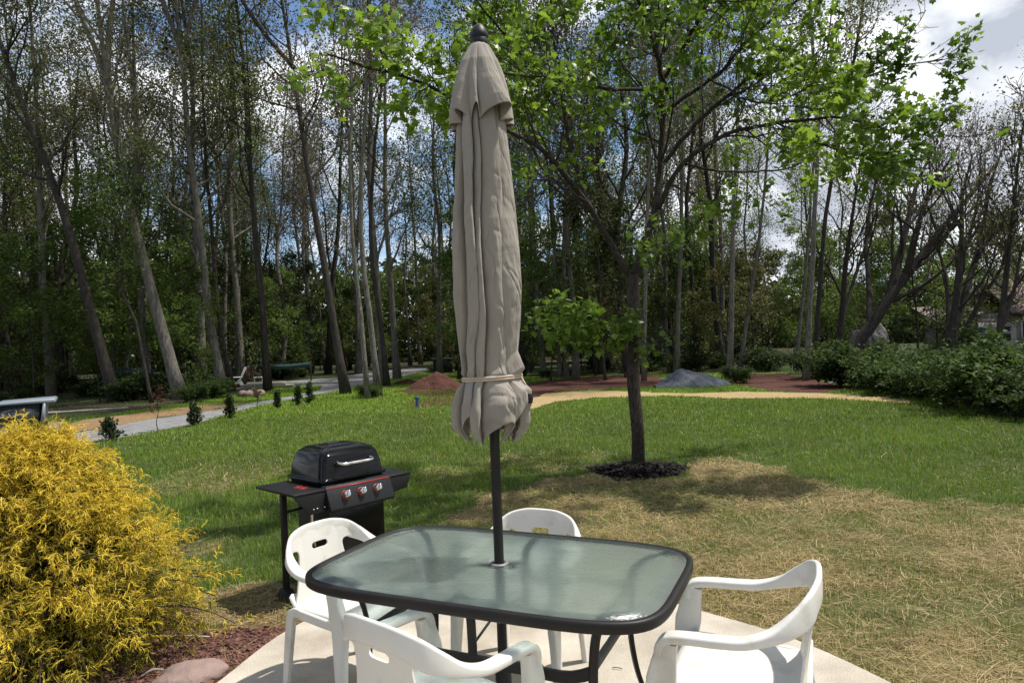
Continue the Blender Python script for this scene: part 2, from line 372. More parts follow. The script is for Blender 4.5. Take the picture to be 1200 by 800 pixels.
def zones(x, y):
    jx = (fbm(x * 1.7, y * 1.7, 4) - .5); jy = (fbm(x * 1.7 + 50, y * 1.7 + 9, 4) - .5)
    jf = (fbm(x * 7, y * 7, 3) - .5)
    X = x + jx * .9 + jf * .25; Y = y + jy * 1.1 + jf * .3
    z = {}
    z['straw'] = inpoly(X, Y, Z_STRAW) * 1.0
    near = inpoly(x + jx * .25, y + jy * .3, Z_NEARSTRAW)
    z['bed'] = inpoly(x + jx * .3 + jf * .1, y + jy * .3 + jf * .1, Z_BED) & ~near
    z['near'] = near
    patch = fbm(x * .55 + 3, y * .42 + 8, 4)
    z['patch'] = .85 * np.clip((patch + .24 * (fbm(x * 2.6, y * 2.6, 3) - .5) - .475) / .12, 0, 1) * np.clip((11 - y) / 4.5, .05, 1) * np.clip((2.4 - x) / 1.5, .1, 1)
    z['forest'] = inpoly(x + jx * 3, y + jy * 3, FOREST)
    return z
FOREST = np.concatenate([gpoly([(-420, 540), (0, 492), (120, 486), (255, 466), (330, 448)]), gpoly([(420, 443), (470, 437), (560, 436), (640, 441), (760, 438), (900, 436), (1000, 450), (1080, 464), (1200, 492), (1330, 530)]), np.array([(30, 10), (90, 60), (60, 160), (-120, 160), (-120, 20)])])
def excluded(x, y, m=0):
    r = np.zeros(x.shape, bool)
    for zz in (Z_DRIVE, Z_CHIPS, Z_DIRT, Z_DIRT2, Z_PATH): r |= inpoly(x, y, zz)
    jj = (fbm(x * 9, y * 9, 3) - .5) * .16
    r |= inpoly(x + jj * (x < 0) - jj * (x > 0) , y + jj - .015, np.concatenate([PATIO, [(2.1, -3), (-2.7, -3)]]))
    r |= ((x - MULCH_C[0]) / .60) ** 2 + ((y - MULCH_C[1]) / .52) ** 2 < 1
    return r

def axis(lo, hi, c0, c1, fine, grow):
    a = [c0]
    while a[-1] < c1: a.append(a[-1] + fine)
    s = fine
    while a[-1] < hi: s *= grow; a.append(a[-1] + s)
    s = fine; b_ = [c0]
    while b_[-1] > lo: s *= grow; b_.append(b_[-1] - s)
    return np.array(sorted(set(b_[1:])) + a)
ax = axis(-400, 400, -7, 8, .07, 1.06); ay = axis(-60, 600, 2, 13, .07, 1.045)
X, Y = np.meshgrid(ax, ay); xf, yf = X.ravel(), Y.ravel()
z = zones(xf, yf)
lush = np.array([.040, .060, .018]); soil = np.array([.10, .075, .045]); strawc = np.array([.155, .115, .05])
col = np.tile(lush, (len(xf), 1)) * (.8 + .5 * fbm(xf * 1.3, yf * 1.3))[:, None]
far = np.clip((yf - 14) / 8, 0, 1)[:, None]
col = col * (1 - far) + far * np.array([.075, .128, .012]) * (.75 + .6 * fbm(xf * .8, yf * .6))[:, None]
p = np.maximum(z['straw'] * (.35 + .65 * np.clip((fbm(xf * 1.5, yf * 1.5) - .3) / .25, 0, 1)), z['patch'] * .8)[:, None]
p = p * .8; col = col * (1 - p) + p * strawc * (.7 + .6 * fbm(xf * 5, yf * 5))[:, None]
col[z['near']] = strawc * .75
col[z['bed']] = (.115, .055, .042)
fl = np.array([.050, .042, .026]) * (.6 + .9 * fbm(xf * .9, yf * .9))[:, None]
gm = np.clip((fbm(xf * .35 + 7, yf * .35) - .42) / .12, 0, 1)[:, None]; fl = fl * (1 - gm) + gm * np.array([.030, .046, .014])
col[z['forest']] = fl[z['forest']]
n1, n2 = X.shape; idx = np.arange(n1 * n2).reshape(n1, n2)
zz = tz(xf, yf) - .03 * z['bed'] * 0
quads = np.stack([idx[:-1, :-1], idx[:-1, 1:], idx[1:, 1:], idx[1:, :-1]], -1).reshape(-1, 4)
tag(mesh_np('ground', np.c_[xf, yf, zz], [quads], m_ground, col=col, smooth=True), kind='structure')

def sheet(name, poly, lift, m, step=.5, amp=.05, seed=1, cell=None):
    poly = rough_edge(poly, step, amp, seed)
    from mathutils.geometry import delaunay_2d_cdt
    vs, _, fs, _, _, _ = delaunay_2d_cdt([Vector((a, c)) for a, c in poly], [], [list(range(len(poly)))], 1, 1e-5)
    bm = bmesh.new(); bv_ = [bm.verts.new((v.x, v.y, GZ + lift)) for v in vs]
    for f in fs:
        f = bm.faces.new([bv_[i] for i in f]); f.normal_update()
        if f.normal.z < 0: f.normal_flip()
    me = bpy.data.meshes.new(name); bm.to_mesh(me); bm.free(); me.materials.append(m)
    o = bpy.data.objects.new(name, me); COL.objects.link(o); return tag(o, kind='structure')
sheet('driveway', Z_DRIVE, .006, m_gravel, .6, .06, 2)
sheet('wood_chip_bed', Z_CHIPS, .004, m_chips, .4, .08, 3)
sheet('dirt_patch', Z_DIRT, .005, m_dirt, .5, .12, 4)
sheet('dirt_patch', Z_DIRT2, .005, m_dirt, .5, .12, 5)
sheet('dirt_patch', Z_DIRT3, .004, m_dirt, .5, .1, 6)
sheet('straw_path', Z_PATH, .009, m_pathstraw, .3, .09, 7)
# patio slab
bm = bmesh.new()
top = [bm.verts.new((a, c, 0)) for a, c in PATIO]; f = bm.faces.new(top)
ext = bmesh.ops.extrude_face_region(bm, geom=[f]); bmesh.ops.translate(bm, verts=[v for v in ext['geom'] if isinstance(v, bmesh.types.BMVert)], vec=(0, 0, -.13))
bmesh.ops.recalc_face_normals(bm, faces=bm.faces)
me = bpy.data.meshes.new('patio'); bm.to_mesh(me); bm.free(); me.materials.append(m_conc)
o = bpy.data.objects.new('patio', me); COL.objects.link(o); tag(o, kind='structure')
bv = o.modifiers.new('bevel', 'BEVEL'); bv.width = .012; bv.segments = 3; bv.limit_method = 'ANGLE'

# ------------------------------------------------------------------ grass blades and straw
def scatter(y0, y1, dens, rng, margin=.8):
    ym = y1; w1 = .82 * y1 + margin
    n = int(dens * (y1 - y0) * 2 * w1)
    x = rng.uniform(-w1, w1, n); y = rng.uniform(y0, y1, n)
    k = np.abs(x) < .80 * y + margin
    return x[k], y[k]
def blades(x, y, h, wdt, colr, rng, lean=.45):
    n = len(x); a = rng.uniform(0, 2*np.pi, n); ln = rng.gamma(2, lean / 2, n); la = a + rng.normal(0, .6, n) + np.pi / 2
    sx, sy = np.cos(a) * wdt / 2, np.sin(a) * wdt / 2
    bx, by = np.cos(la) * ln * h, np.sin(la) * ln * h
    zz = tz(x, y) - .006
    hh = h / np.sqrt(1 + .5 * ln ** 2)
    V = np.empty((n, 5, 3))
    V[:, 0] = np.c_[x - sx, y - sy, zz]; V[:, 1] = np.c_[x + sx, y + sy, zz]
    V[:, 2] = np.c_[x - sx * .8 + bx * .38, y - sy * .8 + by * .38, zz + hh * .6]; V[:, 3] = np.c_[x + sx * .8 + bx * .38, y + sy * .8 + by * .38, zz + hh * .6]
    V[:, 4] = np.c_[x + bx, y + by, zz + hh]
    i = np.arange(n)[:, None] * 5
    return V.reshape(-1, 3), i + np.array([[0, 1, 3, 2]]), i + np.array([[2, 3, 4]]), np.repeat(colr, 5, 0)
GV, GQ, GT, GC = [], [], [], []; gn = 0
SV, SQ, SC = [], [], []; sn = 0
bands = [(2.4, 4, 3400, .0028), (4, 6, 3000, .0034), (6, 8.5, 1900, .0048), (8.5, 12, 1000, .0075), (12, 17, 480, .012), (17, 24, 210, .018), (24, 31, 80, .026)]
for y0, y1, dens, wd in bands:
    x, y = scatter(y0, y1, dens, RNG)
    z = zones(x, y); ex = excluded(x, y)
    n = len(x); u = RNG.random(n)
    clump = fbm(x * 3.1, y * 3.1, 3); big = fbm(x * .5 + 11, y * .5 + 4, 3)
    streak = fbm(x * .5 + y * .35 + 20, (y - x * -.22) * 2.2, 3)
    sgreen = np.clip((streak - .46) / .08, 0, 1) * .5 + np.clip((clump - .45) / .1, 0, 1) * .50 + .40
    keep = np.where(z['straw'] > .5, sgreen, 1 - .62 * z['patch'])
    keep = keep * np.where(z['bed'], .012, 1) * np.where(z['near'], .10, 1) * np.where(z['forest'], .12, 1)
    k = (u < keep) & ~ex
    x, y, clump, big = x[k], y[k], clump[k], big[k]; st = z['straw'][k]; fo = z['forest'][k]; n = len(x)
    h = (.05 + .055 * RNG.random(n)) * (.50 + .8 * clump) * np.where(st > .5, .70, 1) * (.82 if y0 > 5.5 else .95) * (.8 + .6 * big)
    t = RNG.random(n)[:, None]; b2 = big[:, None]
    c = np.array([.078, .148, .010]) * (1 - t) + np.array([.170, .240, .020]) * t
    c = c * (.62 + .8 * b2)
    yl = (RNG.random(n) < np.where(st > .5, .35, .09))[:, None]
    c = np.where(yl, np.array([.30, .235, .10]) * (.7 + .5 * t), c)
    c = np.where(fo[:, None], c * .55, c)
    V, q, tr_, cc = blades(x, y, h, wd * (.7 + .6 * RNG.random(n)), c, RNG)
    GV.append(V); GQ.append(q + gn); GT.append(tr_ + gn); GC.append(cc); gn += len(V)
    # dry straw lying on the thin places
    x, y = scatter(y0, y1, dens * .95, RNG)
    z = zones(x, y); ex = excluded(x, y); n = len(x)
    pr = np.maximum.reduce([z['straw'] * (.35 + .65 * np.clip((fbm(x * 1.5, y * 1.5) - .36) / .2, 0, 1)), z['patch'] * .75, z['near'] * 1.0, z['bed'] * .035, 0 * x + .02])
    k = (RNG.random(n) < pr) & ~ex; x, y = x[k], y[k]; n = len(x)
    Ls = RNG.gamma(3, .0135, n) * (1 + .05 * y0); a = RNG.uniform(0, np.pi, n); w_ = wd * .62 * (.6 + .8 * RNG.random(n))
    dx, dy = np.cos(a) * Ls, np.sin(a) * Ls; sx, sy = -np.sin(a) * w_ / 2, np.cos(a) * w_ / 2
    zb = tz(x, y) + RNG.random(n) * .028 + .004; zs = RNG.normal(0, .13, n) * Ls
    bow = np.abs(RNG.normal(0, .10, n)) * Ls
    V = np.empty((n, 6, 3))
    for j, (s_, up_) in enumerate(((-1, 0), (0, 1), (1, 0))):
        ox = x + dx * s_ + bow * -np.sin(a) * up_; oy = y + dy * s_ + bow * np.cos(a) * up_; oz = np.maximum(zb + zs * s_ + bow * .4 * up_, GZ - .01 + (zb - zb))
        oz = np.where(x < -9, zb, oz)
        V[:, 2*j] = np.c_[ox - sx, oy - sy, oz]; V[:, 2*j+1] = np.c_[ox + sx, oy + sy, oz]
    i = np.arange(n)[:, None] * 6; t = RNG.random(n)[:, None]
    c = np.array([.25, .17, .07]) * (1 - t) + np.array([.54, .42, .215]) * t; c = c * RNG.uniform(.55, 1.1, (n, 1))
    SV.append(V.reshape(-1, 3)); SQ.append(np.concatenate([i + np.array([[0, 1, 3, 2]]), i + np.array([[2, 3, 5, 4]])]) + sn); SC.append(np.repeat(c, 6, 0)); sn += n * 6
tag(mesh_np('lawn_grass', np.concatenate(GV), [np.concatenate(GQ), np.concatenate(GT)], m_grass, col=np.concatenate(GC)), 'green lawn grass with thin patches around the patio', 'grass', kind='stuff')
tag(mesh_np('straw_litter', np.concatenate(SV), [np.concatenate(SQ)], m_straw, col=np.concatenate(SC)), 'dry straw strewn over the thin parts of the lawn', 'straw', kind='stuff')
del GV, GQ, GT, GC, SV, SQ, SC

# soil crumbs and chips of bark in the planting bed
n = 26000; x = RNG.uniform(-4.2, -1.2, n); y = RNG.uniform(2.3, 4.9, n); z = zones(x, y); k = z['bed'] & ~excluded(x, y); x, y = x[k], y[k]; n = len(x)
s = RNG.gamma(1.5, .0024, n) + .0018
base = np.array([[1, 1, 1], [-1, -1, 1], [-1, 1, -1], [1, -1, -1]], float)
rot = RNG.normal(0, 1, (n, 4, 3)) * .45
V = (base[None] + rot) * s[:, None, None] * np.array([1, 1, .7]) + np.c_[x, y, np.full(n, GZ + .004)][:, None]
fi = np.arange(n)[:, None, None] * 4 + np.array([[0, 1, 2], [0, 3, 1], [0, 2, 3], [1, 3, 2]])[None]
t = RNG.random((n, 1)); c = np.array([.075, .035, .028]) * (1 - t) + np.array([.20, .105, .08]) * t
tag(mesh_np('soil_crumbs', V.reshape(-1, 3), [fi.reshape(-1, 3)], m_mulch, col=np.repeat(c, 4, 0)), 'loose crumbs of reddish soil in the planting bed', 'soil', kind='stuff')
# mulch ring round the maple
n = 5200; r = np.sqrt(RNG.random(n)); a = RNG.uniform(0, 2*np.pi, n); rr = 1 + .10 * np.sin(a * 3 + 1) + .07 * np.sin(a * 5)
x = MULCH_C[0] + .56 * r * rr * np.cos(a); y = MULCH_C[1] + .49 * r * rr * np.sin(a); zc = GZ + .085 * (1 - r ** 2.2) + .008
Ls = RNG.gamma(3, .008, n) + .008; wv_ = RNG.uniform(.006, .016, n); th = RNG.uniform(0, np.pi, n); tilt = RNG.normal(0, .22, n)
ex_ = np.c_[np.cos(th), np.sin(th), np.sin(tilt)] * Ls[:, None]; ey_ = np.c_[-np.sin(th), np.cos(th), RNG.normal(0, .4, n)] * wv_[:, None]
C0 = np.c_[x, y, zc]; V = np.stack([C0 - ex_ - ey_, C0 + ex_ - ey_, C0 + ex_ + ey_, C0 - ex_ + ey_], 1)
t = RNG.random((n, 1)); c = np.array([.008, .007, .006]) * (1 - t) + np.array([.040, .032, .026]) * t
bm_ = MB(); aa = np.linspace(0, 2*np.pi, 40, endpoint=False); rings = []
prof = [(1.0, -.01), (.8, .03), (.5, .06), (.15, .08)]
Vr = np.concatenate([np.c_[MULCH_C[0] + .55 * q * (1 + .10 * np.sin(aa * 3 + 1) + .07 * np.sin(aa * 5)) * np.cos(aa), MULCH_C[1] + .48 * q * (1 + .10 * np.sin(aa * 3 + 1) + .07 * np.sin(aa * 5)) * np.sin(aa), 0 * aa + GZ + h] for q, h in prof])
ix = np.arange(160).reshape(4, 40); nx = np.roll(ix, -1, 1)
qd = np.concatenate([np.stack([ix[:-1], nx[:-1], nx[1:], ix[1:]], -1).reshape(-1, 4), ])
VV = np.concatenate([Vr, V.reshape(-1, 3)]); CC = np.concatenate([np.tile([.012, .011, .010], (160, 1)), np.repeat(c, 4, 0)])
tag(mesh_np('mulch_ring', VV, [qd, np.arange(n * 4).reshape(-1, 4) + 160], m_mulch, col=CC), 'ring of black shredded bark mulch round the maple trunk', 'mulch', kind='stuff')

# ------------------------------------------------------------------ patio table
TX, TY, TA = -.084, 2.694, -.424
TL, TB, TP = .72, .445, 5.2
TZ = .72
def sup(a, L_, B_, p=TP):
    c, s = math.cos(a), math.sin(a)
    return L_ * math.copysign(abs(c) ** (2 / p), c), B_ * math.copysign(abs(s) ** (2 / p), s)
def sup_path(L_, B_, n=160):
    pts = np.array([sup(2 * math.pi * i / 2000, L_, B_) for i in range(2000)])
    d = np.concatenate([[0], np.cumsum(np.linalg.norm(np.diff(np.vstack([pts, pts[:1]]), axis=0), axis=1))]); t = np.linspace(0, d[-1], n, endpoint=False)
    pp = np.vstack([pts, pts[:1]])
    return np.stack([np.interp(t, d, pp[:, j]) for j in range(2)], 1)
table = thing('patio_table', 'rectangular patio table with frosted glass top and dark bronze legs', 'table', (TX, TY, 0), TA)
def ring_sweep(path, sect):
    n = len(path); T = np.roll(path, -1, 0) - np.roll(path, 1, 0); T /= np.linalg.norm(T, axis=1, keepdims=True); nr = np.c_[T[:, 1], -T[:, 0]]
    m = len(sect)
    V = np.concatenate([np.c_[path[i] + nr[i] * s[0], s[1]][None] if False else np.array([[path[i, 0] + nr[i, 0] * s[0], path[i, 1] + nr[i, 1] * s[0], s[1]]]) for i in range(n) for s in sect])
    idx = np.arange(n * m).reshape(n, m); a = np.roll(idx, -1, 0); b2 = np.roll(idx, -1, 1); c = np.roll(a, -1, 1)
    return V, [np.stack([idx, a, c, b2], -1).reshape(-1, 4)]
mb = MB(); sect = rrect(.028, .040, .010, 4) + np.array([-.014, TZ - .018]); mb.add(*ring_sweep(sup_path(TL, TB), sect))
mb.build('rim', m_bronze, table, smooth=True, autos=50)
# glass with a hole for the pole
outer = sup_path(TL - .018, TB - .018, 96); ang = np.arctan2(outer[:, 1], outer[:, 0])
rings = []
for q in (0, .12, .3, .5, .7, .85, 1.0):
    r0 = np.c_[.026 * np.cos(ang), .026 * np.sin(ang)]; rings.append(r0 * (1 - q) + outer * q)
V = []
for zc in (TZ - .001, TZ - .007): V += [np.c_[r, np.full(96, zc)] for r in rings]
V = np.concatenate(V); nr_ = len(rings); idx = np.arange(2 * nr_ * 96).reshape(2, nr_, 96)
def band(a, b2): return np.stack([a, np.roll(a, -1), np.roll(b2, -1), b2], -1)
qs = [band(idx[0, i], idx[0, i + 1]) for i in range(nr_ - 1)] + [band(idx[1, i + 1], idx[1, i]) for i in range(nr_ - 1)] + [band(idx[0, -1], idx[1, -1]), band(idx[1, 0], idx[0, 0])]
mb = MB(); mb.add(V, qs); gl = mb.build('glass_top', m_tglass, table)
mb = MB(); mb.lathe([(.024, TZ - .012), (.024, TZ + .001), (.026, TZ + .005), (.036, TZ + .004), (.038, TZ + .001), (.034, TZ + .0005)], 32); mb.build('pole_collar', mat('grey_plastic', (.16, .16, .16), .45, .1, 9), table, smooth=True, autos=60)
def flat(w_, t_): 
    s_ = rrect(w_, t_, min(w_, t_) * .3, 3); return lambda i, t: s_
for sx in (-1, 1):
    for sy in (-1, 1):
        pts = np.array([(.612, .372, .694), (.58, .346, .697), (.545, .316, .692), (.505, .282, .665), (.478, .262, .61), (.462, .25, .53), (.455, .245, .45), (.462, .252, .33), (.485, .275, .2), (.525, .31, .09), (.56, .338, .012)]) * np.array([sx, sy, 1])
        pts, _ = resample(pts, np.zeros(len(pts)), 40)
        T = np.gradient(pts, axis=0); side = np.cross(T, np.array([.6 * sx, .42 * sy, 0])); 
        mb = MB(); mb.sweep(pts, flat(.017, .034), side); mb.tube([(pts[-1] + (0, 0, -.010)), (pts[-1] + (0, 0, .02))], .02, 10); mb.build('leg', m_bronze, table, smooth=True, autos=45)
for sy in (-1, 1):
    pts = np.array([(-.0, .425, .697), (-.0, .37, .699), (.0, .315, .692), (.0, .275, .665), (.0, .255, .61), (.0, .249, .54), (0, .246, .44)]) * np.array([1, sy, 1])
    pts, _ = resample(pts, np.zeros(len(pts)), 26)
    mb = MB(); mb.sweep(pts, flat(.017, .034), np.tile([1., 0, 0], (26, 1))); mb.build('support', m_bronze, table, smooth=True, autos=45)
    pts, _ = resample(np.array([(-.455, .246, .475), (-.40, .246, .452), (-.2, .246, .447), (.2, .246, .447), (.40, .246, .452), (.455, .246, .475)]) * np.array([1, sy, 1]), np.zeros(6), 24)
    mb = MB(); mb.sweep(pts, flat(.042, .018), np.tile([0, 1., 0], (24, 1))); mb.build('beam', m_bronze, table, smooth=True, autos=45)
for sx in (-1, 1):
    mb = MB(); mb.sweep(np.array([(sx * .457, -.236, .49), (sx * .457, 0, .49), (sx * .457, .236, .49)]), flat(.02, .034), np.tile([0, 0, 1.], (3, 1))); mb.build('cross_bar', m_bronze, table, smooth=True, autos=45)
mb = MB()
aa = np.linspace(0, 2*np.pi, 25); mb.tube(np.c_[.03 * np.cos(aa), .03 * np.sin(aa), 0 * aa + .545], .005, 6)
mb.tube([(0, .03, .545), (0, .24, .50)], .005, 6); mb.tube([(0, -.03, .545), (0, -.24, .50)], .005, 6); mb.build('pole_ring', m_bronze, table, smooth=True)

# ------------------------------------------------------------------ umbrella
umb = thing('patio_umbrella', 'closed taupe canvas umbrella standing through the glass table', 'umbrella', (TX, TY, 0))
mb = MB(); mb.lathe([(.019, .03), (.0195, 1.0), (.0195, 1.9), (.019, 2.78)], 24); mb.build('pole', m_bronze, umb, smooth=True, autos=60)
mb = MB(); mb.lathe([(.22, 0), (.23, .02), (.21, .05), (.10, .075), (.035, .09), (.032, .30), (.024, .31)], 40); mb.build('base', m_bronze, umb, smooth=True, autos=40)
mb = MB(); mb.lathe([(.012, 2.765), (.034, 2.770), (.037, 2.778), (.036, 2.795), (.033, 2.803), (.036, 2.808), (.035, 2.822), (.029, 2.838), (.020, 2.852), (.010, 2.861), (.0, 2.864)], 28); mb.build('finial', m_bronze, umb, smooth=True, autos=50)
def canopy(zs, Rs, nz_, nu, seed, lobes, depth, lean, hem, drift, sig=.55, sharp=.6, fit=None, tie=False):
    rng = np.random.default_rng(seed)
    u = np.linspace(0, 2*np.pi, nu, endpoint=False)[None, :]; v = np.linspace(0, 1, nz_)[:, None]
    w = np.exp(rng.normal(0, sig, lobes)); w /= w.sum(); edge = np.concatenate([[0], np.cumsum(w)]) * 2*np.pi
    am = np.clip((w * lobes) ** .6, .45, 1.5) * rng.uniform(.8, 1.2, lobes); ln = rng.uniform(.5, 1.3, lobes) * np.where(rng.random(lobes) < .75, 1, -.6); hz = rng.normal(0, 1, lobes); ph = rng.uniform(0, 6.28, lobes)
    zz = zs[0] * (1 - v) + zs[-1] * v + 0 * u
    uu = u + drift * (.5 * np.sin(2.3 * zz + u + 1) + .35 * np.sin(5.2 * zz + 2 * u) + .2 * np.sin(9 * zz + 3 * u + 2))
    uu = np.mod(uu, 2*np.pi); ki = np.clip(np.searchsorted(edge, uu, side='right') - 1, 0, lobes - 1)
    fr = (uu - edge[ki]) / (edge[ki + 1] - edge[ki])
    bulge = np.clip(np.sin(np.pi * np.clip(fr, 0, 1)), 0, 1) ** sharp
    a_ = am[ki] * (1 + .25 * np.sin(4.3 * zz + ph[ki]))
    # hem: panels that swing out hang higher, each by its own amount
    lift = (hem[0] * bulge * a_ + hem[1] * hz[ki] * bulge) * (1 - v) ** 3
    z2 = zz + lift
    R0 = np.interp(z2, zs, Rs); dp = depth(zz) * a_
    r = R0 * (1 - depth(zz) * .55 + dp * bulge)
    th = u + lean(zz) * ln[ki] * (edge[ki + 1] - edge[ki]) * bulge
    wr = fbm(np.cos(u) * 5 + 20 + np.sin(u) * 3, zz * 9 + np.sin(u) * 5, 4) - .5
    wr2 = np.abs(fbm(np.cos(u) * 2.2 + 7 + zz * 3.1, zz * 4.3 + np.sin(u) * 2.2 + 9, 3) - .5)
    r = r * (1 + .10 * wr - .12 * np.exp(-wr2 * 40) * np.clip((2.6 - zz) * 2, 0, 1) * .35)
    px_, py_ = r * np.cos(th), r * np.sin(th)
    if fit is not None:     # gather each ring of cloth to the measured girth
        tg = np.interp(zz[:, :1], fit[0], fit[1])
        mid = (px_.max(1, keepdims=True) + px_.min(1, keepdims=True)) / 2; hw = (px_.max(1, keepdims=True) - px_.min(1, keepdims=True)) / 2; px_ = (px_ - mid) / hw * tg + fit[2]
        mid = (py_.max(1, keepdims=True) + py_.min(1, keepdims=True)) / 2; hw = (py_.max(1, keepdims=True) - py_.min(1, keepdims=True)) / 2; py_ = (py_ - mid) / hw * tg
    if tie:
        lim = .1115 + .05 * (np.abs(z2 - 1.456) / .055) ** 1.5; rr_ = np.hypot(px_, py_); sc_ = np.minimum(1, (lim * .25 + np.minimum(rr_, lim) * .75) / rr_) * (rr_ > lim) + (rr_ <= lim); px_, py_ = px_ * sc_, py_ * sc_
    P = np.stack([px_, py_, z2], -1)
    idx = np.arange(nz_ * nu).reshape(nz_, nu); nx = np.roll(idx, -1, 1)
    q = np.stack([idx[:-1], nx[:-1], nx[1:], idx[1:]], -1).reshape(-1, 4)
    return P.reshape(-1, 3), [q]
zs = np.array([1.19, 1.27, 1.36, 1.425, 1.45, 1.475, 1.56, 1.70, 1.85, 2.05, 2.25, 2.42, 2.55, 2.68, 2.77])
Rs = np.array([.126, .144, .126, .108, .104, .108, .118, .124, .123, .113, .100, .088, .078, .062, .036])
P, q = canopy(zs, Rs, 230, 1300, 8, 15, lambda z: np.interp(z, [1.19, 1.3, 1.45, 1.6, 2.2, 2.55, 2.77], [.50, .44, .28, .36, .38, .30, .10]), lambda z: np.interp(z, [1.19, 1.45, 1.7, 2.3, 2.77], [.65, .6, .62, .55, .15]), (.060, .040), .20, .6, .5, (np.array([1.19, 1.29, 1.39, 1.45, 1.60, 1.77, 1.93, 2.10, 2.27, 2.44, 2.55, 2.68, 2.77]), np.array([.160, .160, .128, .112, .127, .136, .133, .124, .112, .099, .083, .060, .036]), -.006), True)
cn = mesh_np('canopy', P, q, m_fabric, umb, smooth=True)
so_ = cn.modifiers.new('solid', 'SOLIDIFY'); so_.thickness = .003
zs2 = np.array([2.455, 2.52, 2.60, 2.70, 2.765, 2.780]); Rs2 = np.array([.126, .120, .106, .078, .046, .034])
P, q = canopy(zs2, Rs2, 70, 600, 17, 7, lambda z: np.interp(z, [2.45, 2.6, 2.78], [.42, .26, .02]), lambda z: np.interp(z, [2.45, 2.6, 2.78], [.5, .34, .0]), (.035, .020), .10, .45, .75, (np.array([2.455, 2.52, 2.60, 2.70, 2.765, 2.780]), np.array([.131, .126, .110, .079, .047, .034]), -.004))
vn_ = mesh_np('vent_flap', P, q, m_fabric, umb, smooth=True)
so_ = vn_.modifiers.new('solid', 'SOLIDIFY'); so_.thickness = .0035
mb = MB(); aa = np.linspace(0, 2*np.pi, 61)
for dz_ in (0, .009):
    rr = .1155 + .002 * np.sin(4 * aa + 1)
    mb.tube(np.c_[rr * np.cos(aa), rr * np.sin(aa), 1.452 + dz_ + .004 * np.sin(aa + 2)], .0052, 7)
mb.tube([(.117, -.03, 1.452), (.128, -.035, 1.43), (.134, -.036, 1.395)], .004, 6); mb.build('tie_strap', m_cord, umb, smooth=True)
mb = MB(); mb.tube([(.02, -.01, 1.37), (.09, -.03, 1.372), (.138, -.04, 1.372)], .008, 10); mb.lathe([(0, -.02), (.013, -.018), (.017, 0), (.013, .018), (0, .02)], 14, (.142, -.041, 1.372)); mb.build('crank_handle', m_bronze, umb, smooth=True, autos=50)

# ------------------------------------------------------------------ resin chairs
def march(sdf, x0, x1, z0, z1, nx_, nz_):
    """cells of a signed field clipped at zero -> clean outline mesh in 2D"""
    xs = np.linspace(x0, x1, nx_ + 1); zs_ = np.linspace(z0, z1, nz_ + 1); Xg, Zg = np.meshgrid(xs, zs_, indexing='ij'); D = sdf(Xg, Zg)
    D = np.where(np.abs(D) < 1e-5, -1e-5, D)
    V = []; key = {}; Fc = []
    def vid(k, p):
        if k not in key: key[k] = len(V); V.append(p)
        return key[k]
    for i in range(nx_):
        for j in range(nz_):
            c = [(i, j), (i + 1, j), (i + 1, j + 1), (i, j + 1)]; d = [D[a] for a in c]
            if all(v > 0 for v in d): continue
            poly = []
            for a in range(4):
                b2 = (a + 1) % 4; pa, pb = c[a], c[b2]
                if d[a] <= 0: poly.append(vid(('v',) + pa, (xs[pa[0]], zs_[pa[1]])))
                if (d[a] <= 0) != (d[b2] <= 0):
                    t = d[a] / (d[a] - d[b2]); p = (xs[pa[0]] + t * (xs[pb[0]] - xs[pa[0]]), zs_[pa[1]] + t * (zs_[pb[1]] - zs_[pa[1]]))
                    poly.append(vid(('e',) + tuple(sorted((pa, pb))), p))
            if len(poly) > 2: Fc.append(poly)
    return np.array(V), Fc
def rbox(x, z, cx_, cz_, hx, hz, r):
    qx, qz = np.abs(x - cx_) - hx + r, np.abs(z - cz_) - hz + r
    return np.hypot(np.maximum(qx, 0), np.maximum(qz, 0)) + np.minimum(np.maximum(qx, qz), 0) - r
RAIL = np.array([(-.260, .214, .535), (-.262, .209, .566), (-.264, .190, .588), (-.266, .150, .597), (-.267, .10, .600), (-.268, .03, .602), (-.265, -.06, .610), (-.252, -.135, .640), (-.225, -.195, .692), (-.18, -.238, .735), (-.11, -.262, .757), (0, -.270, .764)])
RAIL = np.vstack([RAIL, RAIL[-2::-1] * np.array([-1, 1, 1])])
def rail_z(x): 
    return np.interp(np.abs(x), [0, .11, .18, .225, .252], [.764, .757, .735, .692, .64])
def back_y(x, z): 
    a = np.abs(x); yr = np.interp(a, [0, .11, .18, .225, .252], [-.270, -.262, -.238, -.195, -.135])
    t = np.clip((z - .40) / (rail_z(x) - .40), -.1, 1.1)
    return (-.212 + .35 * x ** 2) * (1 - t) + yr * t
def back_sdf(x, z):
    a = np.abs(x)
    ws = np.interp(z, [.38, .45, .55, .62, .68, .72], [.205, .178, .150, .138, .134, .138])
    splat = a - ws
    top_ = rail_z(x) - .012 - z            # >0 below the rail
    # side opening: rounded top under the rail
    zo = np.minimum(.662, rail_z(x) - .072)
    upper = np.maximum(zo - z, a - .205)
    k = .030; h = np.clip(.5 + .5 * (upper - splat) / k, 0, 1); un = upper * (1 - h) + splat * h - k * h * (1 - h)
    d = np.maximum(un, -top_)
    d = np.maximum(d, -rbox(x, z, 0, .660, .050, .016, .016))
    return d
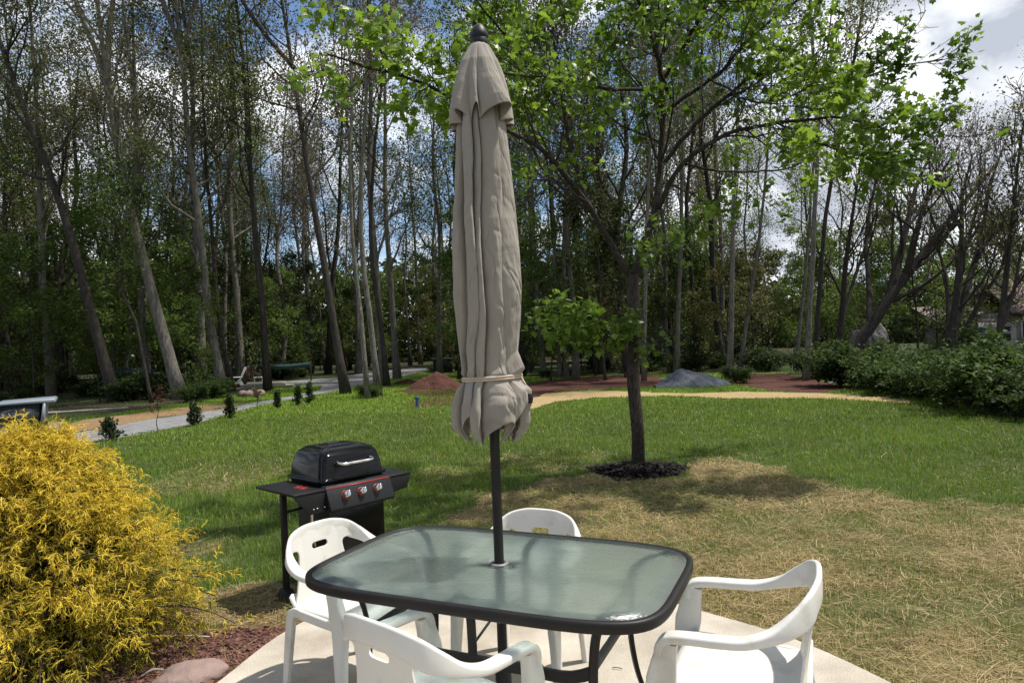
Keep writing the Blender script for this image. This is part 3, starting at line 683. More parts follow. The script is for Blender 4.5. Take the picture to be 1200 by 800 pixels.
def build_chair(label, x, y, a, s, hole=True):
    t = thing('resin_chair', label, 'chair', (x, y, 0), a, 'white resin chairs round the patio table', s)
    # seat shell
    nx_, ny_ = 26, 30; V = []; 
    for j in range(ny_ + 1):
        v = j / ny_; yy = -.235 + v * .475
        for i in range(nx_ + 1):
            u = i / nx_ * 2 - 1
            wid = .205 + .018 * v
            if v > .93: wid -= .018 * ((v - .93) / .07) ** 2
            xx = u * wid
            zc = .402 + .022 * v - .016 * (1 - u * u) * math.sin(math.pi * min(1, v * 1.05)) + .012 * max(0, abs(u) - .8) / .2
            drop = max(0, v - .86) / .14; zc -= .055 * drop ** 2.2; yq = yy - .004 * drop - .012 * u * u * v
            if v < .12: zc += .05 * (1 - v / .12) ** 2
            ed = max(0, abs(u) - .93) / .07; zc -= .018 * ed ** 2
            for gx in (-.09, -.045, 0, .045, .09):
                if .1 < v < .42: zc -= .0022 * math.exp(-((xx - gx) / .006) ** 2) * math.sin((v - .1) / .32 * math.pi)
            V.append((xx, yq, zc))
    ix = np.arange((nx_ + 1) * (ny_ + 1)).reshape(ny_ + 1, nx_ + 1)
    q = np.stack([ix[:-1, :-1], ix[:-1, 1:], ix[1:, 1:], ix[1:, :-1]], -1).reshape(-1, 4)
    o = mesh_np('seat', V, [q], m_white, t, smooth=True); md = o.modifiers.new('s', 'SOLIDIFY'); md.thickness = .007; md.offset = -1
    # back shell
    V2, Fc = march(back_sdf, -.24, .24, .392, .775, 74, 58)
    V3 = np.c_[V2[:, 0], back_y(V2[:, 0], V2[:, 1]), V2[:, 1]]
    me = bpy.data.meshes.new('backrest'); me.from_pydata(V3.tolist(), [], Fc); me.materials.append(m_white)
    bm2 = bmesh.new(); bm2.from_mesh(me); bmesh.ops.remove_doubles(bm2, verts=bm2.verts, dist=.0008)
    bmesh.ops.dissolve_degenerate(bm2, edges=bm2.edges, dist=.0003); bmesh.ops.recalc_face_normals(bm2, faces=bm2.faces)
    for f_ in bm2.faces: f_.smooth = True
    bm2.to_mesh(me); bm2.free()
    o = bpy.data.objects.new('backrest', me); COL.objects.link(o); o.parent = t
    md = o.modifiers.new('s', 'SOLIDIFY'); md.thickness = .009; md.offset = 0
    md = o.modifiers.new('b', 'BEVEL'); md.width = .003; md.segments = 2; md.limit_method = 'ANGLE'; md.angle_limit = R_(50)
    o.data.set_sharp_from_angle(angle=R_(60)) if False else None
    # rail: arms and top band in one sweep
    pts, _ = resample(RAIL, np.zeros(len(RAIL)), 88)
    ups = np.array([np.array([0, max(0, 1 - min(i, 87 - i) / 12), 1.]) for i in range(88)])
    def sect(i, tt):
        # 0 on the arm, 1 at the middle of the back
        m_ = np.clip((pts[i, 2] - .605) / .12, 0, 1); m_ = m_ * m_ * (3 - 2 * m_)
        e = min(1, min(i, 87 - i) / 6); 
        w_ = (.056 * (1 - m_) + .020 * m_); h_ = (.030 * (1 - m_) + .084 * m_)
        s_ = rrect(w_, h_, .0095, 4); s_[:, 1] -= .030 * m_
        return s_
    mb = MB(); mb.sweep(pts, sect, ups); mb.build('arm_rail', m_white, t, smooth=True, autos=55)
    for sx in (-1, 1):
        p_ = np.array([(.262, .184, .578), (.262, .188, .56), (.260, .196, .53), (.257, .206, .48), (.254, .216, .42), (.262, .226, .25), (.274, .240, 0)]) * np.array([sx, 1, 1])
        p_, _ = resample(p_, np.zeros(len(p_)), 40)
        def sec(i, tt, sx=sx):
            zz_ = p_[i, 2]; wd_ = np.interp(zz_, [0, .3, .45, .53, .58], [.046, .074, .098, .074, .058]); 
            tk = np.interp(zz_, [0, .40, .5, .58], [.030, .040, .040, .044])
            s_ = rrect(tk, wd_, .009, 3); return s_
        mb = MB(); mb.sweep(p_, sec, np.tile([0, 1., 0], (40, 1))); mb.build('leg', m_white, t, smooth=True, autos=55)
        p_ = np.array([(.234, .20, .392), (.228, .05, .390), (.220, -.10, .388), (.214, -.185, .383), (.213, -.206, .368), (.214, -.213, .33), (.220, -.228, .2), (.228, -.250, 0)]) * np.array([sx, 1, 1])
        p_, _ = resample(p_, np.zeros(len(p_)), 44)
        T = np.gradient(p_, axis=0); 
        def sec2(i, tt):
            w_ = np.interp(tt, [0, .5, .62, 1], [.044, .046, .052, .036]); return rrect(.020 if tt < .5 else .030, w_, .007, 3)
        mb = MB(); mb.sweep(p_, sec2, np.cross(np.tile([1., 0, 0], (44, 1)), T)); mb.build('leg', m_white, t, smooth=True, autos=55)
    return t
build_chair('white plastic armchair at the right end of the table', .757, 2.408, 1.149, 1.017)
build_chair('white plastic armchair at the left end, in front of the grill', -.81, 3.25, -2.216, .95)
build_chair('white plastic armchair behind the table, back top showing over the rim', .007, 3.254, 2.70, .951)
build_chair('white plastic armchair with its back to the viewer, nearest chair', -.294, 2.296, -.678, .972)

# ------------------------------------------------------------------ gas grill
grill = thing('gas_grill', 'black gas grill with three knobs and red trim standing on the grass', 'grill', (-1.375, 4.19, GZ), R_(47), None, 1.075)
WG = .84
def gb(name, mtl, c, d, parent=grill, bevel=.006, **k):
    m_ = MB(); m_.box(c, d); return m_.build(name, mtl, parent, bevel=bevel, **k)
SH = .70   # shelf height above the grass
def loft(rings, close=True):
    m_ = len(rings[0]); V = np.concatenate(rings); n = len(rings); ix = np.arange(n * m_).reshape(n, m_); nx = np.roll(ix, -1, 1)
    return V, [np.stack([ix[:-1], nx[:-1], nx[1:], ix[1:]], -1).reshape(-1, 4), ix[-1][None], ix[0][None, ::-1]]
def rr3(x0, x1, y0, y1, z, r):
    s_ = rrect(x1 - x0, y1 - y0, r, 5); return np.c_[s_[:, 0] + (x0 + x1) / 2, s_[:, 1] + (y0 + y1) / 2, np.full(len(s_), z)]
# cart body
mb = MB(); mb.box((.445, .235, .335), (.40, .36, .52)); body = mb.build('cart', m_blackm, grill, bevel=.006)
gb('front_panel', m_black, (.445, .049, .335), (.405, .008, .50), bevel=.004)
for sx in (.27, .62): gb('leg', m_blackm, (sx, .235, .04), (.035, .30, .08))
mb = MB(); mb.box((.075, .28, .36), (.032, .032, .66)); mb.prism([(.16, 0), (.40, 0), (.36, .035), (.31, .085), (.25, .085), (.20, .035)], .050, .100, lambda a, c, h: (h, a, c)); mb.build('leg', m_blackm, grill, bevel=.003)
mb = MB(); mb.tube([(.085, .28, .545), (.25, .28, .555)], .008, 8); mb.build('brace', m_blackm, grill, smooth=True)
mb = MB(); mb.tube([(.20, .16, .63), (.20, .16, .40), (.23, .18, .30)], .011, 12, 10); mb.build('gas_pipe', m_chrome, grill, smooth=True)
# firebox under the lid
mb = MB(); V, f = loft([rr3(.25, .64, .09, .42, .56, .03), rr3(.21, .67, .06, .45, .70, .04), rr3(.205, .675, .055, .455, .735, .04)]); mb.add(V, f); mb.build('firebox', m_black, grill, smooth=True, autos=40)
# shelves with drooping fascias
for x0, x1 in ((-.005, .21), (.67, .845)):
    sh = gb('side_shelf', m_blackm, ((x0 + x1) / 2, .24, SH - .008), (x1 - x0, .46, .016), bevel=.004)
    m_ = MB()
    if x0 < .1: pl = [(x0 + .002, SH - .018), (x1, SH - .018), (x1, SH - .135), (.10, SH - .135)]
    else: pl = [(x0, SH - .018), (x1 - .002, SH - .018), (x1 - .03, SH - .10), (x0, SH - .115)]
    m_.prism(pl, .012, .022, lambda a, c, h: (a, h, c)); m_.build('fascia', m_panel, sh, bevel=.002)
    if x0 < .1:
        m_ = MB()
        for k in range(4): m_.box((.13 + .012 * (k % 2), .13 + .03 * k, SH + .001), (.055, .008, .002))
        m_.build('red_mark', m_red, sh)
        for bx_ in (.12, .145, .195):
            m_ = MB(); m_.lathe([(0, -.004), (.006, -.003), (.006, .003), (0, .004)], 8, (bx_, .009, SH - .105)); m_.build('bolt', m_chrome, sh)
# control panel (tilted)
th = R_(28); rotp = np.array([[1, 0, 0], [0, math.cos(th), math.sin(th)], [0, -math.sin(th), math.cos(th)]])
pc = np.array([.44, .005, SH - .06])
mb = MB(); 
pl = [(.205, .005, .012), (.675, .005, .012)]
prof = [(.06, .012), (.012, .006), (-.045, -.125), (-.03, -.14), (.06, -.14)]
mb.prism([(a, SH + c) for a, c in prof], .205, .675, lambda a, c, h: (h, a if a > 0 else a, c)); pan = mb.build('control_panel', m_panel, grill, bevel=.005)
# front face of the panel runs from (y .012, z SH+.006) down to (y -.045, z SH-.125)
pa, pb_ = np.array([.012, SH + .006]), np.array([-.045, SH - .125]); dd = (pb_ - pa) / np.linalg.norm(pb_ - pa); nn = np.array([-dd[1], dd[0]]) * -1
nn = np.array([dd[1], -dd[0]]);  nn = nn if nn[0] < 0 else -nn
def onp(x, t, off): 
    q_ = pa + dd * t + nn * off; return np.array([x, q_[0], q_[1]])
mb = MB(); V = [onp(.212, .010, .002), onp(.668, .010, .002), onp(.668, .015, .002), onp(.212, .015, .002), onp(.212, .010, -.002), onp(.668, .010, -.002), onp(.668, .015, -.002), onp(.212, .015, -.002)]
mb.add(V, [np.array([[0, 1, 2, 3], [4, 7, 6, 5], [0, 4, 5, 1], [1, 5, 6, 2], [2, 6, 7, 3], [3, 7, 4, 0]])]); mb.build('red_stripe', m_red, pan)
for kx in (.325, .44, .555):
    c0 = onp(kx, .066, 0); ax_ = np.array([0, nn[0], nn[1]])
    m_ = MB(); m_.tube([c0 - ax_ * .002, c0 + ax_ * .006], .0275, 28); kb = m_.build('knob', m_red, pan, smooth=True, autos=40, bevel=.001)
    m_ = MB(); m_.tube([c0 + ax_ * .004, c0 + ax_ * .030, c0 + ax_ * .034], [.026, .021, .018], 24); m_.build('dial', m_chrome, kb, smooth=True, autos=50)
    m_ = MB(); u1 = np.array([1., 0, 0]); u2 = np.cross(ax_, u1)
    m_.box(c0 + ax_ * .040, (.036, .012, .012), np.stack([u1 * .5 + u2 * .86, ax_, np.cross(u1 * .5 + u2 * .86, ax_)], 1)); m_.build('grip', m_chrome, kb, bevel=.003)
# lid
mb = MB()
L0 = [rr3(.190, .690, .040, .470, .722, .045), rr3(.190, .690, .040, .470, .738, .045), rr3(.206, .674, .055, .455, .742, .045), rr3(.214, .666, .062, .448, .80, .045), rr3(.228, .652, .078, .436, .865, .05), rr3(.245, .635, .100, .425, .893, .05), rr3(.285, .595, .15, .40, .915, .05), rr3(.34, .54, .21, .34, .923, .04)]
V, f = loft(L0); mb.add(V, f); lid = mb.build('lid', m_black, grill, smooth=True, autos=28, bevel=.004)
gb('emblem', m_blackm, (.44, .30, .924), (.10, .05, .010), lid, bevel=.004)
mb = MB(); mb.tube([(.32, .06, .835), (.32, .022, .83), (.335, .010, .828), (.40, .006, .827), (.48, .006, .827), (.545, .010, .828), (.56, .022, .83), (.56, .06, .835)], .0095, 14, 40); mb.build('handle', m_chrome, lid, smooth=True)

# ------------------------------------------------------------------ trees
def unit(v): return v / (np.linalg.norm(v, axis=-1, keepdims=True) + 1e-9)
def sprout(P, Rr, nch, t0, t1, lens, ang, k, rng, up=.15, wig=.18, rfac=.55, tip=.15, tbias=1.0, taperlen=.6, spread=.3):
    """children along each parent polyline; returns (N*nch,k,3),(N*nch,k)"""
    N, kp, _ = P.shape
    t = t0 + (t1 - t0) * ((np.arange(nch)[None] + rng.random((N, nch))) / nch) ** tbias
    f = t * (kp - 1); i = np.clip(f.astype(int), 0, kp - 2); u = (f - i)[..., None]
    n = np.arange(N)[:, None]
    p0 = P[n, i] * (1 - u) + P[n, i + 1] * u; d = unit(P[n, i + 1] - P[n, i]); r0 = Rr[n, i] * (1 - u[..., 0]) + Rr[n, i + 1] * u[..., 0]
    rv = rng.normal(0, 1, (N, nch, 3)); side = unit(rv - (rv * d).sum(-1, keepdims=True) * d)
    an = np.radians(ang + rng.normal(0, 12, (N, nch)))[..., None]
    dr = unit(d * np.cos(an) + side * np.sin(an))
    L_ = lens * (1 - taperlen * (t - t0) / max(1e-6, t1 - t0)) * rng.uniform(1 - spread, 1 + spread, (N, nch))
    seg = (L_ / (k - 1))[..., None]
    out = [p0]; cur = p0; dd = dr
    for j in range(k - 1):
        dd = unit(dd + rng.normal(0, wig, dd.shape) + np.array([0, 0, up])); cur = cur + dd * seg; out.append(cur)
    Q = np.stack(out, 2).reshape(N * nch, k, 3)
    rb = np.minimum(r0 * .8, rfac * r0 + 0 * L_).reshape(-1, 1)
    tt = np.linspace(0, 1, k)[None]; rr = rb * (1 - tt * (1 - tip))
    return Q, rr
def leaves(tips, n, spread, size, rng, shape='rhomb', flat=.5, droop=0):
    """tips (m,3): n leaves scattered around each"""
    c = np.repeat(tips, n, 0) + rng.normal(0, spread, (len(tips) * n, 3)); m = len(c)
    nrm = unit(rng.normal(0, 1, (m, 3)) + np.array([0, 0, flat * 2])); a = unit(np.cross(nrm, rng.normal(0, 1, (m, 3)))); b2 = np.cross(nrm, a)
    s = size * rng.uniform(.6, 1.4, (m, 1))
    V = np.stack([c - a * s, c + b2 * s * .55 + nrm * s * .12, c + a * s - np.array([0, 0, droop]) * s, c - b2 * s * .55 + nrm * s * .12], 1)
    return V.reshape(-1, 3), np.arange(m * 4).reshape(-1, 4), c
def leafcol(c, pal, rng, sc=.45):
    """mix of the palette by clump"""
    t = fbm(c[:, 0] * sc + c[:, 2] * sc * .7 + 40, c[:, 1] * sc + c[:, 2] * sc + 40, 3)
    t = np.clip((t - .3) / .4 + rng.normal(0, .18, len(c)), 0, 1)[:, None]
    return np.array(pal[0]) * (1 - t) + np.array(pal[1]) * t
OLIVE = [(.060, .066, .018), (.130, .125, .040)]
SPRING = [(.050, .088, .014), (.115, .165, .030)]
BUDS = [(.085, .062, .036), (.125, .105, .048)]
DEEP = [(.025, .040, .010), (.060, .080, .018)]
def make_tree(name, label, trunk, r0, rng, bark, pal, group=None, limbs=16, lstart=.35, llen=4.5, sub=6, twig=4, nleaf=3, lsize=.07, ang=48, cat='tree', loc=(0, 0, 0), rz=0, up=.14, wig=.14, leafup=1.0, forks=(), tw_len=.75, ltip=True, rtop=.16, twr=.009, spr=.2, root=None):
    """trunk: (n,3) polyline relative to loc"""
    t = root or thing(name, label, cat, loc, rz, group)
    mb = MB()
    P0, _ = resample(trunk, np.zeros(len(trunk)), 16)
    P0 = P0 + np.cumsum(rng.normal(0, .004 * np.linalg.norm(trunk[-1] - trunk[0]) / 4, P0.shape), 0) * np.array([1, 1, 0])
    tt = np.linspace(0, 1, 16); Rt = r0 * (1 - tt * (1 - rtop)) + r0 * .45 * np.exp(-tt * 30)
    V, f = tubes(P0[None], Rt[None], 9); mb.add(V, f)
    mains = [(P0, Rt)]
    for fk in forks:
        Pf, _ = resample(np.array(fk[0]), np.zeros(len(fk[0])), 16); Rf = fk[1] * (1 - tt * .85)
        V, f = tubes(Pf[None], Rf[None], 8); mb.add(V, f); mains.append((Pf, Rf))
    tips = []
    for mi, (Pm, Rm) in enumerate(mains):
        nl = limbs if mi == 0 else max(4, int(limbs * .6))
        P1, R1 = sprout(Pm[None], Rm[None], nl, lstart if mi == 0 else .25, .98, llen if mi == 0 else llen * .8, ang, 8, rng, up, wig * 1.3, .50, .22)
        P2, R2 = sprout(P1, R1, sub, .25, 1.0, llen * .38, 42, 6, rng, up * .8, wig * 1.2, .6, .3)
        R2 = np.maximum(R2, twr)
        P3, R3 = sprout(P2, R2, twig, .2, 1.0, tw_len, 38, 4, rng, up, .2, .6, .5)
        R3 = np.maximum(R3, twr * .75)
        for P_, R__, s_ in ((P1, R1, 6), (P2, R2, 4), (P3, R3, 3)):
            V, f = tubes(P_, R__, s_, cap=False); mb.add(V, f)
        tips += [P3[:, -1], P3[:, 2], P2[:, -1]]
    tr_ = mb.build('trunk', bark, t, smooth=True)
    tips = np.concatenate(tips)
    if nleaf:
        V, q, c = leaves(tips, nleaf, spr, lsize, rng)
        mesh_np('crown', V, [q], m_leaf, t, col=np.repeat(leafcol(c, pal, rng), 4, 0))
    return t
def px_trunk(pts, depth, ext=None, curve=0):
    """photo-measured trunk polyline at a distance; extended upward along its last direction to a full height"""
    P = np.array([at(px, py, depth + curve * i) for i, (px, py) in enumerate(pts)])
    P[0] = gp(*pts[0]) if ext is None or not ext.get('free') else P[0]
    d = unit(P[-1] - P[-2]); H = (ext or {}).get('h', 18)
    while P[-1][2] < H:
        d = unit(d + np.array([0, 0, .12])); P = np.vstack([P, P[-1] + d * 2.2])
    return P
def depth_of(px, py): 
    g = gp(px, py); return float(np.dot(g - CAM, FW))
r_ = np.random.default_rng(21)
FRONT = [
 # px trunk, radius, label, bark, palette, kwargs
 ([(25, 459), (8, 400), (0, 345), (-20, 240)], 0.161, 'dark trunk at the far left edge of the woods, behind the parked vehicle', m_barkd, OLIVE, dict(limbs=13)),
 ([(136, 470), (110, 370), (84, 270), (55, 185), (30, 125), (5, 55)], 0.205, 'dark trunk leaning steeply left, behind the wood chips', m_barkd, OLIVE, dict(limbs=18)),
 ([(178, 472), (165, 410), (160, 380), (137, 330), (132, 290), (140, 255)], 0.062, 'thin crooked young tree between two larger leaning trunks', m_barkd, SPRING, dict(limbs=9, llen=2.2, h=8)),
 ([(213, 468), (190, 378), (160, 268), (134, 145), (128, 100)], 0.230, 'stout pale trunk leaning left beside the gravel driveway', m_barkg, OLIVE, dict(limbs=16, forks=[[(134, 145), (120, 80), (85, 20), (45, -60)], [(134, 145), (126, 70), (128, 0), (135, -90)]])),
 ([(262, 461), (248, 375), (236, 270), (224, 170), (214, 62)], 0.205, 'pale trunk with a high fork beside the white lawn chair', m_barkg, OLIVE, dict(limbs=16, forks=[[(214, 62), (190, 0), (165, -80)], [(214, 62), (228, 5), (246, -80)]])),
 ([(272, 458), (258, 375), (250, 270), (243, 170), (240, 60)], 0.118, 'grey trunk right against the pale forked one', m_barkd, OLIVE, dict(limbs=12)),
 ([(314, 458), (310, 380), (300, 290), (296, 200), (290, 60)], 0.093, 'slim trunk standing beside the stacked boards', m_barkd, OLIVE, dict(limbs=12)),
 ([(406, 461), (388, 355), (373, 267), (352, 135), (341, 50), (333, 0)], 0.161, 'tall dark trunk where the driveway bends, bare below the crown', m_barkd, OLIVE, dict(limbs=14, forks=[[(345, 80), (310, 40), (278, -10), (250, -70)]])),
 ([(431, 467), (421, 365), (411, 270), (411, 180), (413, 100), (405, 20)], 0.081, 'slender grey trunk, left one of the clump by the driveway', m_barkg, BUDS, dict(limbs=12, llen=3)),
 ([(444, 464), (434, 365), (425, 270), (428, 180), (432, 67), (428, 0)], 0.106, 'pale grey trunk, middle one of the clump by the driveway', m_barkg, BUDS, dict(limbs=12, llen=3)),
 ([(454, 452), (446, 375), (436, 304), (437, 200), (450, 80)], 0.118, 'dark trunk, right one of the clump by the driveway', m_barkd, OLIVE, dict(limbs=14)),
 ([(637, 442), (631, 370), (624, 270), (620, 180), (612, 60)], 0.124, 'pale straight trunk seen just right of the umbrella', m_barkg, OLIVE, dict(limbs=14)),
 ([(664, 439), (662, 370), (660, 270), (664, 150), (668, 40)], 0.112, 'pale trunk, right one of two close together behind the red dirt', m_barkg, SPRING, dict(limbs=12)),
 ([(657, 434), (653, 370), (652, 270), (645, 150), (640, 40)], 0.099, 'grey trunk, left one of two close together behind the red dirt', m_barkg, OLIVE, dict(limbs=12)),
 ([(755, 446), (756, 370), (758, 270), (762, 150), (765, 40)], 0.087, 'slim pale trunk half hidden behind the maple', m_barkg, OLIVE, dict(limbs=11)),
 ([(792, 437), (794, 370), (797, 270), (800, 160), (806, 40)], 0.124, 'pale trunk rising behind the left end of the stone pile', m_barkg, SPRING, dict(limbs=14)),
 ([(854, 443), (857, 360), (859, 270), (863, 170), (868, 80)], 0.112, 'very pale slender trunk rising out of a low bush beside the stone pile', m_barkg, BUDS, dict(limbs=10, llen=2.6)),
 ([(866, 430), (877, 355), (890, 280), (900, 200), (905, 110)], 0.093, 'pale trunk leaning right behind the low bush', m_barkg, SPRING, dict(limbs=12)),
 ([(932, 427), (939, 360), (945, 304), (952, 200), (962, 120)], 0.093, 'thin grey trunk left of the two large ones by the lawn edge', m_barkg, OLIVE, dict(limbs=12)),
 ([(945, 446), (949, 350), (953, 270), (955, 135), (950, 60)], .098, 'pale lichen-grey trunk at the right end of the red dirt', m_barkg, OLIVE, dict(limbs=14, llen=3.4)),
 ([(952, 441), (958, 380), (963, 320), (970, 250), (985, 170)], 0.093, 'dark trunk just behind the lichen-grey one', m_barkd, SPRING, dict(limbs=13)),
]
for pts, r0, lab, bark, pal, kw in FRONT:
    kw = dict(kw); h = kw.pop('h', r_.uniform(17, 22)); D = min(depth_of(*pts[0]), 31)
    base = at(pts[0][0], pts[0][1], D); base[2] = tz(base[0], base[1]) - .05
    P = np.array([at(px, py, D) for px, py in pts]); P[0] = base
    forks = []
    for fk in kw.pop('forks', []):
        Q = np.array([at(px, py, D) for px, py in fk]); d = unit(Q[-1] - Q[-2]); Q = np.vstack([Q, Q[-1] + d * 2.5, Q[-1] + d * 4.5 + np.array([0, 0, 1])])
        Q[1:, 1] += np.linspace(0, 1, len(Q) - 1) * r_.normal(0, 1.2); forks.append((Q - base, r0 * .55))
    d = unit(P[-1] - P[-2])
    while P[-1][2] < h: d = unit(d + np.array([0, 0, .1])); P = np.vstack([P, P[-1] + d * 2])
    make_tree('woodland_tree', lab, P - base, r0, r_, bark, pal, group='trees along the front of the woods', loc=tuple(base), forks=forks, lstart=.38, nleaf=5, lsize=.056, spr=.28, **{**dict(llen=4.8, sub=7, twig=4), **kw})
# the big dark leaning tree and the bare clump on the right
def raw_tree(lab, D, pts, forks, r0, bark, pal, grp=None, zb=GZ, **kw):
    base = at(pts[0][0], pts[0][1], D); base[2] = zb
    P = np.array([at(px, py, D) for px, py in pts]); P[0] = base
    fo = [(np.array([at(px, py, D + dd) for px, py, dd in fk]) - base, rr) for fk, rr in forks]
    return make_tree('woodland_tree', lab, P - base, r0, r_, bark, pal, group=grp, loc=tuple(base), forks=fo, **kw)
G2 = 'trees along the right edge of the lawn'
raw_tree('large dark tree leaning right with a split trunk, behind the right-hand shrubs', 24, [(985, 442), (1002, 405), (1019, 384), (1045, 345), (1070, 314), (1104, 268), (1140, 225), (1170, 190)],
  [([(1040, 352, 0), (1052, 310, .3), (1062, 268, .6), (1075, 215, 1), (1100, 165, 1.4)], .17), ([(1062, 325, 0), (1072, 280, -.4), (1090, 225, -.8), (1125, 170, -1.2)], .14), ([(1019, 384, 0), (1018, 330, .8), (1015, 280, 1.4), (1025, 220, 1.8), (1040, 170, 2.2)], .12)], .25, m_barkd, BUDS, G2, limbs=13, llen=3.6, lstart=.32, nleaf=1, lsize=.05, ang=42, up=.2, sub=5, twig=3, tw_len=.9, twr=.007)
raw_tree('bare many-stemmed tree beside the house, upright twiggy crown', 21, [(1112, 440), (1117, 390), (1122, 330), (1126, 280), (1128, 230), (1140, 180)],
  [([(1117, 392, 0), (1135, 330, .3), (1150, 280, .6), (1160, 220, .9), (1180, 160, 1.2)], .12), ([(1125, 400, 0), (1150, 350, -.4), (1175, 310, -.8), (1180, 280, -1)], .09), ([(1112, 400, 0), (1110, 340, .5), (1102, 300, .9), (1085, 270, 1.2)], .10), ([(1117, 380, 0), (1130, 300, 1), (1145, 240, 1.5), (1150, 170, 2)], .09)], .15, m_barkd, BUDS, G2, limbs=11, llen=3.0, lstart=.3, nleaf=1, lsize=.045, ang=34, up=.26, sub=5, twig=4, tw_len=.8, twr=.006)
raw_tree('dark thin trunk at the right edge in front of the house roof', 17, [(1168, 450), (1172, 390), (1178, 330), (1186, 250), (1192, 190), (1200, 140)], [([(1172, 390, 0), (1188, 340, .2), (1198, 290, .4), (1215, 240, .6)], .06)], .10, m_barkd, OLIVE, G2, limbs=14, llen=2.4, lstart=.3, nleaf=2, lsize=.05, ang=42, up=.15)
raw_tree('slim dark tree between the lichen-grey trunk and the leaning tree', 27, [(975, 445), (985, 380), (990, 320), (1000, 250), (1010, 190), (1015, 150)], [([(985, 380, 0), (1000, 330, .4), (1020, 270, .8), (1040, 200, 1)], .09)], .14, m_barkd, BUDS, G2, limbs=12, llen=3.2, lstart=.3, nleaf=1, lsize=.05, ang=36, up=.24, twig=4, twr=.007)

# deep woods: a handful of kinds, then copies
protos = []
for k in range(7):
    rg = np.random.default_rng(100 + k); h = rg.uniform(15, 22); lx = rg.normal(0, .05)
    zt = np.linspace(0, h, 6); tk = np.c_[lx * zt + rg.normal(0, .12, 6), rg.normal(0, .15, 6), zt]; tk[0] = 0
    pal = [OLIVE, SPRING, OLIVE, BUDS, SPRING, OLIVE, DEEP][k]
    protos.append(make_tree('woodland_tree', 'slim tree among many others deep in the shaded woods', tk, rg.uniform(.11, .20), rg, m_barkd if k % 3 else m_barkg, pal, group='trees deep in the woods', limbs=15, lstart=[.3, .4, .25, .42, .3, .36, .2][k], llen=3.6, sub=5, twig=4, nleaf=6, lsize=.068, spr=.36, loc=(0, 0, 0)))
FD = []
rg = np.random.default_rng(55); tries = 0
while len(FD) < 140 and tries < 9000:
    tries += 1
    y = rg.uniform(29, 72); x = rg.uniform(-.85 * y - 2, .82 * y + 2)
    if x > 6 and y < 34: continue
    if x > .36 * y and (y < 55 or rg.random() < .8): continue
    if inpoly(np.array([x]), np.array([y]), Z_DRIVE)[0]: continue
    if any((x - a) ** 2 + (y - c) ** 2 < 2.2 ** 2 for a, c in FD): continue
    FD.append((x, y))
for i, (x, y) in enumerate(FD):
    o = protos[i] if i < len(protos) else copy_tree(protos[rg.integers(len(protos))])
    o.location = (x, y, GZ - .05); o.rotation_euler = (0, 0, rg.uniform(0, 6.28)); s = rg.uniform(.85, 1.2); o.scale = (s, s, s * rg.uniform(.9, 1.1))

# young understorey trees with flat tiers of fresh leaves
up = []
for k in range(5):
    rg2 = np.random.default_rng(300 + k); h = rg2.uniform(4.8, 9.5); zt = np.linspace(0, h, 5); tk = np.c_[rg2.normal(0, .10, 5) * zt / 3, rg2.normal(0, .1, 5), zt]; tk[0] = 0
    up.append(make_tree('understorey_tree', 'young leafy tree with flat tiers of leaves in the shade of the woods', tk, .05, rg2, m_barkd, [SPRING, DEEP, SPRING, OLIVE, SPRING][k], group='young trees under the tall woods', limbs=20, lstart=.14, llen=2.3, sub=6, twig=3, nleaf=6, lsize=.075, ang=72, up=.03, spr=.13, twr=.006, tw_len=.45))
UD = []; tries = 0
while len(UD) < 125 and tries < 9000:
    tries += 1
    y = rg.uniform(27, 58); x = rg.uniform(-.85 * y - 2, .80 * y)
    if inpoly(np.array([x]), np.array([y]), Z_DRIVE)[0] or (-13 < x < -2 and y < 38 and rg.random() < .9): continue
    if x > 4 and y < 32: continue
    if x > .34 * y and rg.random() < .6: continue
    if any((x - a) ** 2 + (y - c) ** 2 < 1.9 ** 2 for a, c in UD): continue
    UD.append((x, y))
for i, (x, y) in enumerate(UD):
    o = up[i] if i < len(up) else copy_tree(up[rg.integers(len(up))])
    o.location = (x, y, GZ - .05); o.rotation_euler = (0, 0, rg.uniform(0, 6.28)); s = rg.uniform(.7, 1.25); o.scale = (s, s, s)

# shrubs: dense leafy mounds, right edge
def make_shrub(seed, h, w_, pal, n=3000, ls=.05):
    rg3 = np.random.default_rng(seed)
    t = thing('shrub', 'x', 'shrub')
    k = 16; az = rg3.uniform(0, 2*np.pi, k); ln = rg3.uniform(.6, 1, k); out = rg3.uniform(.1, 1, k)
    P = np.zeros((k, 7, 3)); tt = np.linspace(0, 1, 7)
    for i in range(k):
        P[i] = np.c_[np.cos(az[i]) * w_ * out[i] * tt ** 1.4 + rg3.normal(0, .03, 7), np.sin(az[i]) * w_ * out[i] * tt ** 1.4 + rg3.normal(0, .03, 7), h * ln[i] * (1 - .35 * out[i]) * tt ** .85]; P[i, 0] = 0
    R1 = .022 * (1 - .7 * tt)[None] * np.ones((k, 1))
    P2, R2 = sprout(P, R1, 7, .2, 1, .5 * w_, 50, 5, rg3, .06, .2, .6, .3); P3, R3 = sprout(P2, R2, 4, .2, 1, .28, 45, 3, rg3, .05, .2, .6, .4)
    R2 = np.maximum(R2, .004); R3 = np.maximum(R3, .003)
    mb = MB()
    for a, c, s_ in ((P, R1, 5), (P2, R2, 4), (P3, R3, 3)): V, f = tubes(a, c, s_, cap=False); mb.add(V, f)
    mb.build('stem', m_barkd, t, smooth=True)
    tips = np.concatenate([P3[:, -1], P3[:, 1], P2[:, -1], P2[:, 2]])
    nl = max(1, int(n / len(tips) + .5))
    V, q, c = leaves(tips, nl, .085, ls, rg3, flat=.9); mesh_np('foliage', V, [q], m_leaf, t, col=np.repeat(leafcol(c, pal, rg3, 1.1), 4, 0))
    return t
